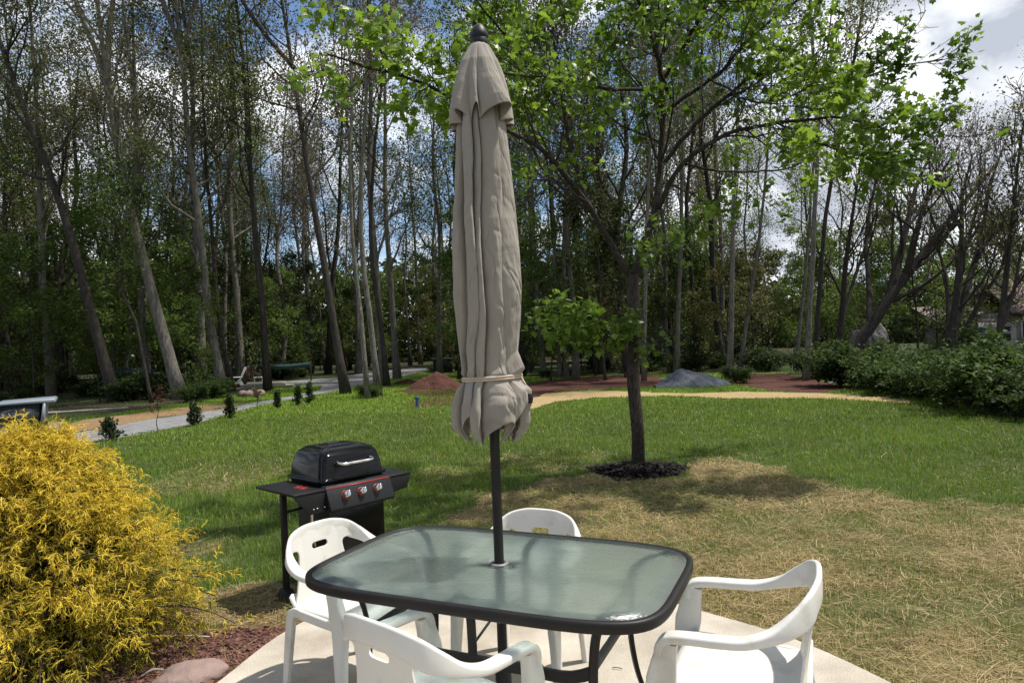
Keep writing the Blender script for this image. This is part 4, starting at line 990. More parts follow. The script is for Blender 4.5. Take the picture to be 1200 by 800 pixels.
SHP = [[(.020, .040, .008), (.058, .092, .018)], [(.018, .034, .008), (.048, .074, .015)], [(.028, .052, .010), (.075, .118, .024)]]
shp = [make_shrub(400 + k, [1.45, 1.25, 1.7, 1.05][k], [1.2, 1.3, 1.2, 1.1][k], SHP[k % 3], 4600, .055) for k in range(4)]
SH_ = []
for px, py, D in [(985, 452, 20), (1010, 456, 19.5), (1032, 458, 18.5), (1060, 464, 17), (1085, 468, 16), (1108, 475, 14.8), (1135, 480, 13.8), (1160, 486, 12.8), (1190, 492, 12), (1225, 500, 11.4), (1262, 508, 11), (1050, 452, 20), (1085, 455, 19), (1115, 460, 18), (1145, 466, 16.5), (1180, 470, 15), (1215, 478, 14), (965, 446, 24), (1010, 446, 24), (1040, 446, 25), (1130, 450, 21), (1170, 455, 19), (1210, 462, 17), (1250, 470, 15)]:
    g = at(px, py, D); SH_.append((g[0], g[1]))
for i, (x, y) in enumerate(SH_):
    o = shp[i] if i < 4 else copy_tree(shp[rg.integers(4)])
    o['label'] = 'dense green shrub in the hedge-like thicket along the right edge of the lawn'; o['group'] = 'shrubs along the right edge of the lawn'
    o.location = (x, y, GZ - .03); o.rotation_euler = (0, 0, rg.uniform(0, 6.28)); s = rg.uniform(.70, 1.08) * (.62 if math.hypot(x, y) < 15.5 else .85); o.scale = (s * 1.1, s * 1.1, s)
# low growth under the trees
LB = []; tries = 0
low = [make_shrub(450 + k, .75, .8, SHP[1], 1900, .05) for k in range(2)]
while len(LB) < 70 and tries < 4000:
    tries += 1; y = rg.uniform(25, 44); x = rg.uniform(-.8 * y, .55 * y)
    if excluded(np.array([x]), np.array([y]))[0] or not zones(np.array([x]), np.array([y]))['forest'][0]: continue
    if x > -12 and y < 30 + .0 * x and x < 3: continue
    LB.append((x, y))
for i, (x, y) in enumerate(LB):
    o = low[i] if i < 2 else copy_tree(low[rg.integers(2)])
    o['label'] = 'low green bush on the leaf-strewn floor of the woods'; o['group'] = 'low bushes on the floor of the woods'
    o.location = (x, y, GZ - .03); o.rotation_euler = (0, 0, rg.uniform(0, 6.28)); s = rg.uniform(.6, 1.5); o.scale = (s, s, s * .9)
# far woods closing the view
n = 90000; rgf = np.random.default_rng(77)
x = rgf.uniform(-95, 95, n); y = 74 + rgf.random(n) * 22 + .0 * x; hmax = 9 + 5 * fbm(x * .09 + 5, y * .0 + 3, 3) - np.clip((x - 20) / 22, 0, 1) * 6.2
zc = GZ + hmax * rgf.random(n) ** 1.15
c = np.c_[x, y, zc]
V, q, cc = leaves(c, 1, .2, .42, rgf, flat=.3)
tag(mesh_np('distant_woods', V, [q], m_leaf, col=np.repeat(leafcol(cc, DEEP, rgf, .15) * .9, 4, 0)), 'dark mass of foliage far behind the tree trunks', 'woods', kind='stuff')

# ------------------------------------------------------------------ the young maple on the lawn
mr_ = np.random.default_rng(31)
maple = thing('maple_tree', 'young maple with bright green leaves standing in a ring of black mulch', 'tree', tuple(gp(748, 547) + np.array([0, 0, .0])))
mo = np.array(maple.location)
LIMBS = [
 ([(748, 552, 8.4), (747, 500, 8.4), (742, 440, 8.38), (744, 395, 8.36), (742, 350, 8.36), (741, 322, 8.36)], .118, .098),
 ([(741, 330, 8.36), (757, 287, 8.4), (768, 250, 8.45), (779, 190, 8.5), (783, 120, 8.5), (778, 60, 8.55), (770, 0, 8.6), (765, -80, 8.7), (768, -150, 8.8)], .082, .02),
 ([(741, 330, 8.36), (716, 288, 8.25), (690, 247, 8.0), (662, 208, 7.7), (636, 177, 7.4), (597, 153, 7.1), (550, 122, 6.8), (500, 98, 6.5), (440, 78, 6.2), (385, 62, 5.9)], .066, .010),
 ([(771, 245, 8.42), (800, 192, 8.2), (850, 153, 8.0), (905, 141, 7.8), (975, 135, 7.6), (1040, 149, 7.4), (1105, 157, 7.3)], .046, .007),
 ([(700, 262, 8.1), (676, 195, 8.1), (662, 120, 8.2), (652, 40, 8.3), (645, -60, 8.4)], .040, .010),
 ([(781, 110, 8.5), (742, 104, 8.2), (700, 103, 7.9), (655, 96, 7.6), (600, 88, 7.2), (540, 85, 6.9), (480, 100, 6.6)], .036, .007),
 ([(782, 130, 8.5), (830, 92, 8.3), (880, 42, 8.1), (930, 0, 7.9), (985, -40, 7.8)], .036, .008),
 ([(779, 190, 8.48), (830, 133, 8.3), (885, 88, 8.1), (940, 72, 7.9), (1010, 85, 7.7), (1060, 70, 7.6), (1100, 58, 7.5)], .036, .006),
 ([(905, 141, 7.8), (950, 165, 7.6), (1000, 178, 7.5), (1050, 175, 7.4), (1095, 172, 7.3)], .018, .005),
 ([(742, 452, 8.37), (728, 432, 8.3), (712, 413, 8.2), (690, 396, 8.1), (660, 372, 7.95), (632, 346, 7.8), (606, 322, 7.7)], .017, .005),
 ([(744, 405, 8.36), (715, 392, 8.1), (690, 384, 7.9), (660, 365, 7.7)], .012, .005),
 ([(742, 335, 8.34), (756, 318, 8.1), (770, 308, 7.95)], .010, .004),
 ([(744, 392, 8.34), (752, 388, 8.2), (760, 384, 8.05)], .008, .004),
 ([(778, 215, 8.45), (815, 230, 8.1), (835, 245, 7.8), (812, 278, 7.55), (780, 306, 7.4)], .016, .004),
 ([(778, 60, 8.55), (830, 0, 9.3), (880, -70, 10)], .036, .01), ([(775, 20, 8.6), (715, -25, 9.2), (655, -80, 9.8)], .034, .01),
 ([(783, 110, 8.5), (765, 40, 7.4), (740, -30, 6.4), (705, -110, 5.6)], .034, .01), ([(780, 90, 8.5), (810, 40, 7.6), (850, -10, 6.9), (900, -80, 6.3)], .032, .01),
 ([(690, 247, 8.0), (640, 200, 8.4), (600, 120, 8.9), (570, 50, 9.3)], .03, .008), ([(800, 192, 8.2), (860, 200, 8.9), (930, 190, 9.6), (980, 150, 10)], .026, .007),
 ([(662, 120, 8.2), (610, 60, 7.9), (560, 10, 7.6), (520, -50, 7.4)], .026, .008), ([(830, 92, 8.3), (880, 110, 7.6), (930, 110, 7.0), (970, 95, 6.6)], .022, .006),
]
mb = MB(); PL, RL = [], []
for i, (pts, ra, rb) in enumerate(LIMBS):
    P = np.array([at(*p) for p in pts])
    if i == 0: P[0] = mo + np.array([0, 0, -.03])
    P, rr = resample(P, np.linspace(ra * (.64 if i < 3 else .75), rb * .85, len(P)), 24)
    if i: P[2:] += np.cumsum(mr_.normal(0, .012, P[2:].shape), 0)
    else: rr = rr + .03 * np.exp(-np.linspace(0, 1, 24) * 14)
    V, f = tubes((P - mo)[None], rr[None], 12 if i < 3 else 8); mb.add(V, f)
    if i: PL.append(P - mo); RL.append(rr)
P1, R1 = np.array(PL), np.array(RL)
big_ = [i for i in range(len(PL)) if i not in (8, 9, 10, 11, 12)]; sml = [i for i in range(len(PL)) if i not in big_]
P2, R2 = sprout(P1[big_], R1[big_], 19, .22, 1, 1.05, 48, 7, mr_, .06, .16, .5, .3); R2 = np.minimum(np.maximum(R2, .0045), .014)
P2b, R2b = sprout(P1[sml], R1[sml], 6, .3, 1, .20, 45, 7, mr_, .03, .16, .5, .4); R2b = np.maximum(R2b, .003)
P2 = np.concatenate([P2, P2b]); R2 = np.concatenate([R2, R2b])
P3, R3 = sprout(P2, R2, 5, .25, 1, .34, 42, 4, mr_, .02, .2, .5, .5); R3 = np.maximum(R3, .0028)
for a, c, s_ in ((P2, R2, 5), (P3, R3, 4)): V, f = tubes(a, c, s_, cap=False); mb.add(V, f)
mb.build('trunk', m_bark, maple, smooth=True)
tips = np.concatenate([P3[:, -1], P3[:, 2], P2[:, -1]])
gap = fbm(tips[:, 0] * .9 + 30, tips[:, 2] * .9 + tips[:, 1] * .5 + 30, 3); tips = tips[(gap > .475) | (mr_.random(len(tips)) < .22) | ((tips[:, 2] < 2.1) & (tips[:, 0] < .05))]
OUT = np.array([(0, -.10), (.16, -.22), (.20, .02), (.46, -.02), (.40, .22), (.30, .34), (.34, .56), (.14, .58), (0, 1.0)]); OUT = np.vstack([OUT, (OUT[-2:0:-1] * np.array([-1, 1]))])
nl = 5; c = np.repeat(tips, nl, 0) + mr_.normal(0, .058, (len(tips) * nl, 3)); m = len(c)
nrm = unit(mr_.normal(0, .65, (m, 3)) + np.array([0, -.25, .75])); ax_ = mr_.normal(0, 1, (m, 3)) + np.array([0, 0, -.9]); ax_ = unit(ax_ - (ax_ * nrm).sum(1, keepdims=True) * nrm); sd_ = np.cross(ax_, nrm)
s = (mr_.uniform(.045, .108, m))[:, None]
nO = len(OUT)
V = np.empty((m, nO + 1, 3)); V[:, nO] = c + ax_ * s * .3
for j, (a, b2) in enumerate(OUT):
    V[:, j] = c + sd_ * a * s * 1.05 + ax_ * b2 * s - nrm * s * (.35 * abs(a) + .18 * b2 ** 2)
i0 = np.arange(m)[:, None, None] * (nO + 1)
fan = np.array([[nO, j, (j + 1) % nO] for j in range(nO)])[None]
colr = leafcol(c + mo, [(.058, .110, .010), (.185, .280, .028)], mr_, .9)
mesh_np('crown', V.reshape(-1, 3), [(i0 + fan).reshape(-1, 3)], m_maple, maple, col=np.repeat(colr, nO + 1, 0))

# ------------------------------------------------------------------ golden thread cypress
cr_ = np.random.default_rng(41)
bx, by = -2.54, 3.62
bush = thing('golden_cypress', 'bushy golden yellow threadleaf cypress in the red soil bed', 'shrub', (bx, by, GZ))
BH, BR = 1.22, .78
def bush_r(h, az):  # outline radius by height fraction
    return BR * np.interp(h, [0, .12, .3, .5, .7, .85, 1], [.95, 1.06, .92, .70, .50, .34, .10]) * (1 + .08 * np.sin(3 * az + 1) + .06 * np.sin(5 * az + h * 6))
# plumes in loose tiers: each leaves the stem, arches out and nods
nb = 460; h = np.clip((np.floor(cr_.random(nb) * 9) + cr_.normal(.5, .17, nb)) / 9, .03, 1); az = cr_.uniform(0, 2*np.pi, nb); R0 = bush_r(h, az) * np.where(cr_.random(nb) < .14, cr_.uniform(1.04, 1.15, nb), cr_.uniform(.55, 1.06, nb))
tip = np.c_[np.cos(az) * R0, np.sin(az) * R0, h * BH - .04]
root = np.c_[np.cos(az) * R0 * .10, np.sin(az) * R0 * .10, np.maximum(.05, h * BH - .10 - .30 * R0)]
k = 10; tt = np.linspace(0, 1, k)[None, :, None]
P = root[:, None] * (1 - tt) + tip[:, None] * tt; P[..., 2] += .20 * np.sin(tt[..., 0] * np.pi * .85) * (.35 + R0[:, None])
P[:, 1:] += np.cumsum(cr_.normal(0, .008, (nb, k - 1, 3)), 1)
mb = MB(); rad = .007 * (1 - .7 * tt[..., 0]) * np.ones((nb, 1)); V, f = tubes(P, rad, 4, cap=False); mb.add(V, f)
V, f = tubes(np.array([[(0, 0, -.03), (.02, .01, .4), (0, .02, .7), (.01, 0, 1.02)]]), np.array([[.05, .035, .022, .008]]), 8); mb.add(V, f)
mb.build('stem', m_barkd, bush, smooth=True)
Pa_, Ra_ = sprout(P, rad, 11, .34, 1, .135, 50, 6, cr_, -.02, .14, .5, .5, taperlen=.15)
P2, R2 = sprout(Pa_, Ra_, 8, .10, 1, .056, 48, 5, cr_, -.14, .17, .5, .5, taperlen=.2)
P3, R3 = sprout(P2, R2, 5, .10, 1, .026, 42, 4, cr_, -.12, .12, .5, .5, taperlen=.3)
P2 = np.concatenate([P2]); 
def ribbons(Pa, w_):
    N_, k_, _ = Pa.shape; T = unit(np.gradient(Pa, axis=1)); sdv = unit(np.cross(T, cr_.normal(0, 1, (N_, 1, 3)))) * w_
    wv = np.linspace(1, .35, k_)[None, :, None]
    V = np.stack([Pa - sdv * wv, Pa + sdv * wv], 2).reshape(-1, 3); ix = np.arange(N_ * k_ * 2).reshape(N_, k_, 2)
    return V, np.stack([ix[:, :-1, 0], ix[:, :-1, 1], ix[:, 1:, 1], ix[:, 1:, 0]], -1).reshape(-1, 4), k_ * 2
V2, q2, n2_ = ribbons(P2, .0022); V3, q3, n3_ = ribbons(P3, .0019)
plume_tone = cr_.normal(0, .20, nb) - .30 * (cr_.random(nb) < .18)
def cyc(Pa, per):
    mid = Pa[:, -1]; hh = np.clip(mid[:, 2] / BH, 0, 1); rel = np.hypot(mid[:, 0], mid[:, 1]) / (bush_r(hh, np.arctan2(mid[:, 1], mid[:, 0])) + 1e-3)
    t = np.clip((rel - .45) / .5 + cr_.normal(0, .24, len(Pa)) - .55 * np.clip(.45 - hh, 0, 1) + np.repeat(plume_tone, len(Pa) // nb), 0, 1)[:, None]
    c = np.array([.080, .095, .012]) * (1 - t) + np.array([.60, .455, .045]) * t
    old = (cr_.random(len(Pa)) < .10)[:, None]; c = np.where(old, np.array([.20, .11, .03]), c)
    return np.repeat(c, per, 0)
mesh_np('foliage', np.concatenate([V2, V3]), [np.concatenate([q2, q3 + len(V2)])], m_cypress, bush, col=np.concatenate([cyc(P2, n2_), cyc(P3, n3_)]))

# ------------------------------------------------------------------ small things about the yard
def lump(name, mtl, c, d, rz, label, cat, seed, amp=.18, parent=None, sub=4, z0=None):
    """weathered boulder / heap: noisy squashed ball with facets"""
    bm = bmesh.new(); bmesh.ops.create_icosphere(bm, subdivisions=sub, radius=1); rg_ = np.random.default_rng(seed)
    o1 = rg_.uniform(0, 50, 6)
    for v in bm.verts:
        p = v.co; n_ = fbm(np.array([p.x * 1.6 + o1[0] + p.z]), np.array([p.y * 1.6 + o1[1] + p.z * .6]), 4)[0] - .5
        p *= 1 + amp * 2 * n_
        v.co = Vector((p.x * d[0], p.y * d[1], p.z * d[2]))
    for f in bm.faces: f.smooth = True
    me = bpy.data.meshes.new(name); bm.to_mesh(me); bm.free(); me.materials.append(mtl); me.set_sharp_from_angle(angle=R_(28)) if amp > .25 else None
    o = bpy.data.objects.new(name, me); COL.objects.link(o); o.location = c; o.rotation_euler = (0, 0, rz); return tag(o, label, cat)
g = gp(222, 797, -.05); lump('flat_stone', m_rock, (g[0], g[1], -.04), (.17, .13, .075), .5, 'flat reddish stone lying in the soil bed by the patio edge', 'stone', 5, .22)
def heap(name, mtl, px, py, rx, ry, h, rz, label, cat, seed, sharp=1.4, skew=.0):
    g = gp(px, py); n = 46; aa = np.linspace(-1, 1, n); Xg, Yg = np.meshgrid(aa, aa); rr = np.hypot(Xg, Yg); rg_ = np.random.default_rng(seed); o1 = rg_.uniform(0, 60, 2)
    rr = rr * (1 + .35 * (fbm(Xg * 1.5 + o1[0], Yg * 1.5 + o1[1], 3) - .5))
    zz = h * np.clip(1 - rr, 0, 1) ** (1 / sharp) * (.75 + .5 * fbm(Xg * 3 + o1[0], Yg * 3 + o1[1], 4)) + .10 * (fbm(Xg * 9 + 3, Yg * 9, 4) - .5) * (rr < .95) - .03
    V = np.c_[((Xg + skew * zz / h) * rx).ravel(), (Yg * ry).ravel(), zz.ravel()]; idx = np.arange(n * n).reshape(n, n)
    q = np.stack([idx[:-1, :-1], idx[:-1, 1:], idx[1:, 1:], idx[1:, :-1]], -1).reshape(-1, 4)
    o = mesh_np(name, V, [q], mtl, smooth=True); o.location = g; o.rotation_euler = (0, 0, rz); return tag(o, label, cat)
heap('stone_pile', m_pile, 812, 452, 1.3, .9, .62, .1, 'low pile of blue-grey crushed stone at the back of the lawn', 'stone pile', 8, 1.35, -.25)
heap('dirt_mound', m_dirt, 512, 455, 1.25, .9, .70, .2, 'small mound of dark red dirt left of the umbrella', 'dirt mound', 9, 1.1)
heap('dirt_mound', m_dirt, 478, 449, .8, .5, .22, .2, 'low spread of brown dirt further left, by the trunks', 'dirt mound', 12, 1.2)
m_boulder = mat('grey_stone', (.09, .088, .08), .9, .3, 6, .03, 14)
# pale logs and boulders by the right-hand thicket
def log(px, py, L_, r, rz, label, tilt=0, mtl=m_pale, z=.02):
    g = gp(px, py); k = 9; t = np.linspace(-.5, .5, k); rg_ = np.random.default_rng(int(px))
    P = np.c_[t * L_, rg_.normal(0, .015, k), r + z + t * tilt]; P = np.c_[P[:, 0] * math.cos(rz) - P[:, 1] * math.sin(rz), P[:, 0] * math.sin(rz) + P[:, 1] * math.cos(rz), P[:, 2]]
    m_ = MB(); m_.tube(P, r * (1 + .12 * rg_.normal(0, 1, k)), 9); o = m_.build('log', mtl, None, smooth=True, autos=50); o.location = g; return tag(o, label, 'log', 'logs lying along the edges of the lawn')
log(992, 449, .75, .05, .1, 'bleached log lying below the right-hand shrubs, left one', .05); log(1068, 463, .6, .04, -.3, 'bleached broken log under the shrubs right of the straw path end', .04); log(975, 449, .35, .035, .9, 'short bleached stub beside the left bleached log', .1)
log(100, 483, 2.4, .035, .25, 'long weathered pole lying on the grass behind the yellow bush', .03, m_wood)
for px, py, D, sz, lb in [(1008, 398, 25, .42, 'pale boulder, left one of two under the leaning tree'), (1027, 393, 26, .5, 'tall pale boulder under the leaning tree, right one of two')]:
    p = at(px, py, D); lump('boulder', m_boulder, (p[0], p[1], p[2] - .1), (sz, sz * .8, sz * 1.2), .3, lb, 'boulder', int(px), .3)
    
# saplings along the driveway
def conifer(px, py, h, w_, label, seed):
    g = gp(px, py); rg_ = np.random.default_rng(seed); t = thing('conifer_sapling', label, 'sapling', tuple(g), 0, 'saplings planted along the driveway')
    m_ = MB(); P0 = np.array([[(0, 0, -.02), (.01, 0, h * .5), (0, .01, h * .98)]]); R0_ = np.array([[.018, .012, .004]]); P0r, R0r = resample(P0[0], R0_[0], 8)
    V, f = tubes(P0r[None], R0r[None], 6); m_.add(V, f)
    P1, R1 = sprout(P0r[None], R0r[None], 34, .08, .97, w_, 68, 5, rg_, .10, .1, .4, .4, taperlen=.8); R1 = np.maximum(R1, .003); V, f = tubes(P1, R1, 3, cap=False); m_.add(V, f); m_.build('stem', m_barkd, t, smooth=True)
    tp = P1[:, 1:].reshape(-1, 3); V, q, c = leaves(tp, 5, .03, .038, rg_); mesh_np('foliage', V, [q], m_leaf, t, col=np.repeat(leafcol(c, [(.020, .032, .012), (.045, .065, .020)], rg_, 2), 4, 0))
conifer(227, 499, .55, .25, 'dark dense conifer sapling, leftmost evergreen along the driveway edge', 1); conifer(269, 490, .62, .16, 'sparse dark conifer sapling, second evergreen along the driveway edge', 2)
conifer(325, 478, .5, .12, 'small thin evergreen sapling right of the second evergreen', 3); conifer(349, 475, .62, .14, 'thin evergreen sapling left of the bushier one near the driveway bend', 4); conifer(363, 473, .68, .2, 'bushier evergreen sapling nearest the driveway bend', 5)
conifer(128, 516, .42, .28, 'scruffy low evergreen at the near end of the driveway', 6)
def sapling(px, py, h, label, pal, seed, cat='sapling', n=9, ls=.03):
    g = gp(px, py); rg_ = np.random.default_rng(seed); tk = np.c_[rg_.normal(0, .012, 5), rg_.normal(0, .012, 5), np.linspace(0, h, 5)]; tk[0] = (0, 0, -.02)
    make_tree('young_sapling', label, tk, .011, rg_, m_barkd, pal, group='saplings planted along the driveway', limbs=n, lstart=.4, llen=h * .3, sub=3, twig=2, nleaf=2, lsize=ls, ang=40, cat=cat, loc=tuple(g), twr=.003, tw_len=.08, spr=.03)
sapling(186, 506, .85, 'thin reddish-leaved sapling beside the driveway', [(.06, .022, .014), (.11, .040, .025)], 3, n=6, ls=.024)
sapling(302, 480, .55, 'bare thin sapling between the evergreens along the driveway', BUDS, 4)
# low leafy bush round the pale trunk by the stone pile
for (px, py, s, lb) in [(862, 449, .55, 'low green bush round the foot of the very pale trunk'), (640, 443, .35, 'tuft of green growth at the foot of the pale trunk right of the umbrella'), (664, 440, .35, 'tuft of green growth at the foot of the two close trunks'), (430, 466, .45, 'leafy growth round the clump of trunks by the driveway'), (250, 466, .7, 'green bush between the pale leaning trunks beside the driveway'), (230, 470, .6, 'green bush right of the stout pale leaning trunk')]:
    o = copy_tree(shp[3]); g = gp(px, py); o.location = g; o.scale = (s, s, s); o.rotation_euler = (0, 0, px * .7); o['label'] = lb; o['group'] = 'bushes at the feet of the front trees'
# weeds in the bed and by the grill
def weed(px, py, n, h, label, seed):
    g = gp(px, py); rg_ = np.random.default_rng(seed); c = np.array([.06, .12, .02]) * (1 - rg_.random((n, 1))) + np.array([.13, .19, .035]) * rg_.random((n, 1))
    V, q, tr_, cc = blades(rg_.normal(0, .05, n), rg_.normal(0, .03, n), h * rg_.uniform(.6, 1.2, n), .006, c, rg_, .8)
    V[:, 2] -= GZ - .004
    o = mesh_np('weed_tuft', V, [q, tr_], m_grass, col=cc); o.location = g; tag(o, label, 'weed', 'weeds in the planting bed')
weed(366, 717, 60, .09, 'tuft of grass at the patio edge behind the left chair', 1); weed(172, 782, 14, .10, 'few pale green blades growing beside the flat stone', 2); weed(213, 781, 22, .04, 'small green tuft right above the flat stone', 3); weed(252, 716, 16, .09, 'thin weed at the right foot of the yellow bush', 4)
a_, c_ = gp(163, 752), gp(246, 748); m_ = MB(); m_.tube([a_ + (0, 0, .035), (a_ + c_) / 2 + np.array([0, 0, .03]), c_ + (0, 0, .012)], .004, 6, 8); tag(m_.build('dry_stick', m_pale, None, smooth=True), 'thin dry stick lying on the soil right of the yellow bush', 'stick')
a_, c_ = gp(165, 797), gp(192, 789); m_ = MB(); m_.tube([a_ + (0, 0, .02), (a_ + c_) / 2 + np.array([0, .01, .035]), c_ + (0, 0, .02)], .006, 6, 8); tag(m_.build('dry_stick', m_wood, None, smooth=True), 'short dry stick lying beside the flat stone', 'stick')
# dark twig on the patio
g = gp(723, 783, .004); m_ = MB(); m_.tube([g + np.array([-.022, .006, .003]), g + (0, 0, .006), g + np.array([.024, -.008, .003])], .0022, 5, 6); tag(m_.build('dry_twig', m_barkd, None), 'tiny dark twig lying on the concrete beside the table leg', 'twig')

# pale parked vehicle beyond the bush: small open utility truck, nose to the left
vx = at(42, 478, 16.3); veh = thing('utility_vehicle', 'pale grey utility vehicle parked off to the left behind the yellow bush', 'vehicle', (vx[0] - .35, vx[1], tz(vx[0] - .7, vx[1]) - .12), R_(212))
# local: +x forward (towards the left of the photo), z up
def vprism(name, poly, w0, w1, m_, parent=veh, bev=.03, **k):
    b_ = MB(); b_.prism(poly, w0, w1, lambda a, c, h: (a, h, c)); return b_.build(name, m_, parent, bevel=bev, **k)
body = vprism('body', [(-.82, .38), (1.52, .38), (1.55, .62), (1.45, .80), (.72, .92), (.60, .88), (-.35, .86), (-.40, .90), (-.82, .86)], -.72, .72, m_vehicle)
vprism('bumper', [(1.50, .36), (1.62, .36), (1.62, .52), (1.50, .52)], -.68, .68, m_blackm)
gw = vprism('windscreen', [(.70, .91), (.735, .91), (.43, 1.43), (.395, 1.43)], -.60, .60, m_glassd, bev=.004)
for sy in (-.66, .66):
    for a0, a1 in (((.72, .90), (.40, 1.46)), ((-.42, .90), (-.50, 1.46))):
        b_ = MB(); b_.tube([(a0[0], sy, a0[1]), (a1[0], sy, a1[1])], .035, 8); b_.build('pillar', m_vehicle, veh, smooth=True)
vprism('roof', [(-.72, 1.44), (.44, 1.43), (.50, 1.46), (.40, 1.50), (-.70, 1.53)], -.70, .70, m_vehicle)
for sy in (-.655, .635): vprism('side_window', [(.66, .92), (.385, 1.43), (-.40, 1.43), (-.36, .90)], sy, sy + .02, m_glassd, bev=0)
vprism('rear_panel', [(-.46, .88), (-.40, .88), (-.48, 1.44), (-.54, 1.44)], -.66, .66, m_vehicle, bev=.01)
vprism('seat', [(-.40, .86), (.10, .86), (.10, .98), (-.25, 1.0), (-.34, 1.30), (-.44, 1.30)], -.55, .55, m_blackm)
for wx in (-.46, 1.05):
    for sy in (-1, 1):
        aa = np.linspace(0, 2*np.pi, 24, endpoint=False); b_ = MB()
        V = np.concatenate([np.c_[wx + r * np.cos(aa), 0 * aa + sy * yy, .32 + r * np.sin(aa)] for r, yy in ((.19, .56), (.30, .56), (.32, .60), (.32, .74), (.30, .77), (.19, .77))]); ix = np.arange(144).reshape(6, 24); nx_ = np.roll(ix, -1, 1)
        b_.add(V, [np.concatenate([np.stack([ix[i], nx_[i], nx_[(i + 1) % 6], ix[(i + 1) % 6]], -1) for i in range(6)])]); wh = b_.build('wheel', m_tyre, veh, smooth=True, autos=40)
        V = np.concatenate([np.c_[wx + r * np.cos(aa), 0 * aa + sy * yy, .32 + r * np.sin(aa)] for r, yy in ((.19, .72), (.05, .74))]); ix = np.arange(48).reshape(2, 24); nx_ = np.roll(ix, -1, 1)
        b_ = MB(); b_.add(V, [np.stack([ix[0], nx_[0], nx_[1], ix[1]], -1), ix[1][None]]); b_.build('rim', m_chrome, wh, smooth=True)
for sy in (-.5, .5):
    b_ = MB(); b_.lathe([(0, -.02), (.08, -.02), (.08, .02), (0, .03)], 16); hl = b_.build('headlight', m_chrome, veh, smooth=True, autos=40); hl.rotation_euler = (0, R_(80), 0); hl.location = (1.50, sy, .68)

# things under the trees at the left: white slatted lawn chair, stacked boards, green screen, blue covered trailer
def boxthing(name, label, cat, loc, rz, parts, group=None, s=1):
    t = thing(name, label, cat, tuple(loc), rz, group, s)
    for nm, mt, c, d, rot in parts:
        b_ = MB(); R3 = None
        if rot is not None: R3 = np.array(Matrix.Rotation(R_(rot), 3, 'X'))
        b_.box(c, d, R3); b_.build(nm, mt, t, bevel=.006)
    return t
m_whitew = mat('white_painted_wood', (.55, .54, .52), .6, .12, 8)
def slat_chair(px, py, rz, label, mt):
    g = gp(px, py); pr = []
    for i in range(5): pr.append(('back_slat', mt, (-.22 + .11 * i, .30, .62), (.085, .02, .85), -24))
    for i in range(4): pr.append(('seat_slat', mt, (0, -.22 + .13 * i, .36 - .035 * i), (.52, .11, .02), -8))
    for sx in (-.30, .30):
        pr += [('armrest', mt, (sx, -.05, .56), (.12, .66, .022), 0), ('leg', mt, (sx, -.30, .27), (.03, .09, .56), 0), ('leg', mt, (sx, .28, .20), (.03, .09, .48), 30)]
    return boxthing('lawn_chair', label, 'lawn chair', g, rz, pr, 'lawn chairs under the trees')
slat_chair(276, 456, R_(-60), 'white slatted lawn chair under the trees beside the pale forked trunk', m_whitew)
slat_chair(296, 452, R_(30), 'weathered reddish slatted lawn chair behind the white one', mat('red_wood', (.13, .065, .05), .8, .2, 8))
g = gp(312, 456); pr = [('board', m_pale if i % 2 else m_wood, (.10 * math.sin(i * 2.1), .06 * math.cos(i * 1.7), .08 + .07 * i), (2.4 - .25 * i, .32, .06), 0) for i in range(4)]
boxthing('board_stack', 'low stack of weathered boards lying under the trees', 'board stack', g, R_(12), pr)
g = gp(303, 453); boxthing('wooden_stool', 'small weathered wooden stool behind the stacked boards', 'stool', g, R_(20), [('seat', m_pale, (0, 0, .46), (.44, .40, .05), 0)] + [('leg', m_pale, (a, c, .22), (.05, .05, .44), 0) for a in (-.18, .18) for c in (-.16, .16)])
p = at(292, 461, 26); 
for i, (a, c) in enumerate([(0, 0), (.35, .1), (-.3, .15)]): lump('fire_ring_stone', m_rock, (p[0] + a, p[1] + c, GZ + .08), (.22, .18, .16), i, ['brown stone in front of the stacked boards, largest', 'brown stone in front of the stacked boards, right one', 'brown stone in front of the stacked boards, left one'][i], 'stone', 30 + i, .25, sub=3)
# sagging green screen between posts
t = thing('mesh_fence', 'low sagging green mesh fence between trees deep in the left woods', 'fence', tuple(at(308, 450, 37) * np.array([1, 1, 0]) + np.array([0, 0, GZ])), R_(4))
nx_ = 40; xs_ = np.linspace(-2.6, 2.6, nx_); top_ = 1.05 - .07 * np.abs(np.sin(xs_ * 1.2)); V = np.concatenate([np.c_[xs_, .04 * np.sin(xs_ * 3), top_], np.c_[xs_, .05 * np.sin(xs_ * 3 + 1), top_ - .28]]); ix = np.arange(2 * nx_).reshape(2, nx_)
o = mesh_np('mesh_panel', V, [np.stack([ix[0, :-1], ix[0, 1:], ix[1, 1:], ix[1, :-1]], -1)], m_green, t); md = o.modifiers.new('s', 'SOLIDIFY'); md.thickness = .012
for x_ in (-2.6, 0, 2.6): b_ = MB(); b_.tube([(x_, 0, 0), (x_, 0, 1.1)], .03, 8); b_.build('post', m_barkd, t, smooth=True)
p = at(158, 462, 33); t = thing('covered_trailer', 'dark trailer under a blue tarp among the left trees', 'trailer', (p[0], p[1], GZ), R_(8))
b_ = MB(); V, f = loft([rr3(-.75, .75, -.5, .5, .45, .06), rr3(-.72, .72, -.48, .48, .95, .08), rr3(-.62, .62, -.38, .38, 1.08, .1)]); b_.add(V, f); b_.build('box', m_blackm, t, smooth=True, autos=40)
b_ = MB(); V, f = loft([rr3(-.77, .77, -.52, .52, .92, .08), rr3(-.76, .76, -.51, .51, 1.02, .08), rr3(-.66, .66, -.40, .40, 1.14, .1)]); b_.add(V, f); b_.build('tarp', m_blue, t, smooth=True, autos=40)
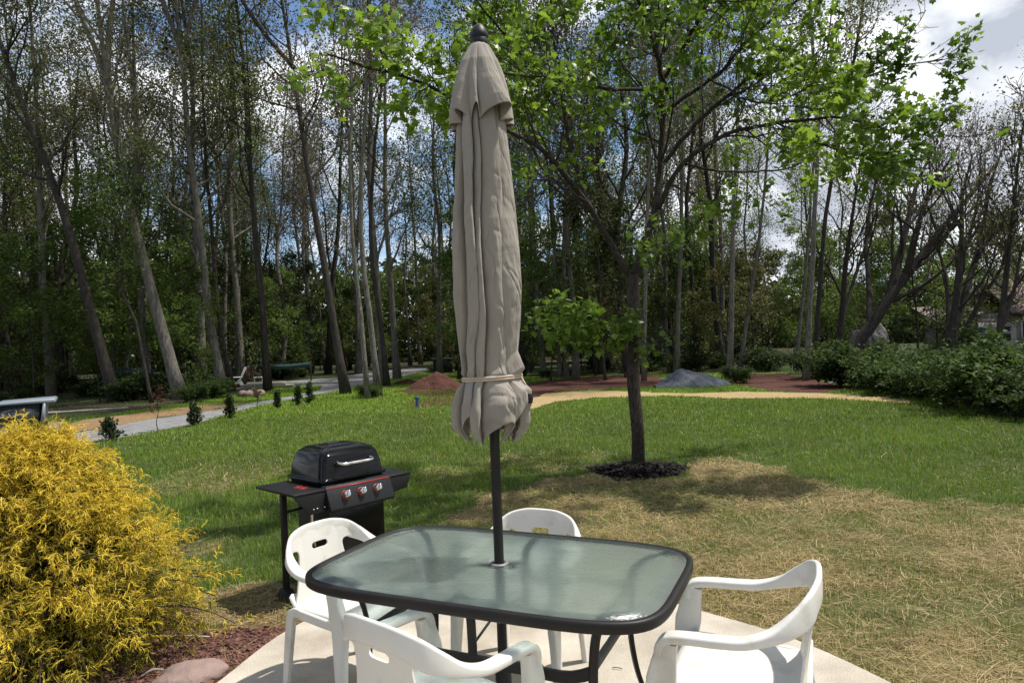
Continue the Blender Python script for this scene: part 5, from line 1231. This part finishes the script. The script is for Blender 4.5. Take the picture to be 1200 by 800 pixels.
for sx in (-.78, .78): b_ = MB(); b_.lathe([(0, -.08), (.24, -.08), (.27, -.04), (.27, .04), (.24, .08), (0, .08)], 18); o = b_.build('wheel', m_tyre, t, smooth=True, autos=40); o.rotation_euler = (0, R_(90), 0); o.location = (sx, 0, .27)
# dark box at the end of the driveway, blue pipe stub
p = at(519, 434, 42); boxthing('utility_box', 'dark green utility box beside the far end of the driveway', 'utility box', (p[0], p[1], GZ), R_(10), [('cabinet', m_blackm, (0, 0, .42), (1.15, .8, .80), None), ('lid', mat('dark_green_paint', (.03, .045, .035), .6, .1, 6), (0, 0, .86), (1.25, .9, .09), None)])
g = gp(489, 478); b_ = MB(); b_.lathe([(0, 0), (.045, 0), (.045, .24), (.06, .245), (.06, .30), (.05, .31), (0, .315)], 16); o = b_.build('pipe_stub', m_blue, None, smooth=True, autos=40); o.location = g; tag(o, 'short blue capped pipe standing at the back edge of the lawn', 'pipe')

# house beyond the thicket on the right
p = at(1195, 400, 38); house = thing('house', 'low house with brownish shingle roof and brick gable beyond the right-hand shrubs', 'house', (p[0] + 3.0, p[1], GZ), R_(-14))
def hb(name, m_, c, d, parent=house, **k): b_ = MB(); b_.box(c, d); return b_.build(name, m_, parent, **k)
hb('wall', m_siding, (0, 3, 1.15), (9, 6, 2.3)); wl = hb('wall', m_siding, (-4.6, 1.4, .9), (3.2, 4, 1.8))
b_ = MB(); b_.prism([(-.6, 2.25), (3.0, 4.15), (6.6, 2.25), (6.6, 2.38), (3.0, 4.30), (-.6, 2.38)], -3.2, 5.0, lambda a, c, h: (h, a, c)); rf = b_.build('roof', m_roof, house, bevel=.01)
b_ = MB(); b_.prism([(-.5, 1.80), (3.9, 2.85), (3.9, 2.97), (-.5, 1.92)], -6.9, -3.0, lambda a, c, h: (h, a, c)); b_.build('roof', m_roof, house, bevel=.01)
b_ = MB(); b_.prism([(-2.6, 2.3), (2.6, 2.3), (0, 3.75)], -.42, -.32, lambda a, c, h: (a, h, c)); b_.build('gable', m_brick, house)
b_ = MB(); b_.prism([(-3.0, 2.22), (0, 3.86), (3.0, 2.22), (3.0, 2.34), (0, 4.0), (-3.0, 2.34)], -.9, 2.6, lambda a, c, h: (a, h, c)); b_.build('roof', m_roof, house, bevel=.01)
for wx in (-2, .2, 2.2):
    f_ = hb('window', m_whitew, (wx, -.03, 1.35), (1.1, .10, 1.1)); hb('pane', m_glassd, (wx, -.085, 1.35), (.92, .03, .92), f_)
hb('porch_wall', m_glassd, (-4.6, -.63, 1.15), (2.6, .03, .8), wl)
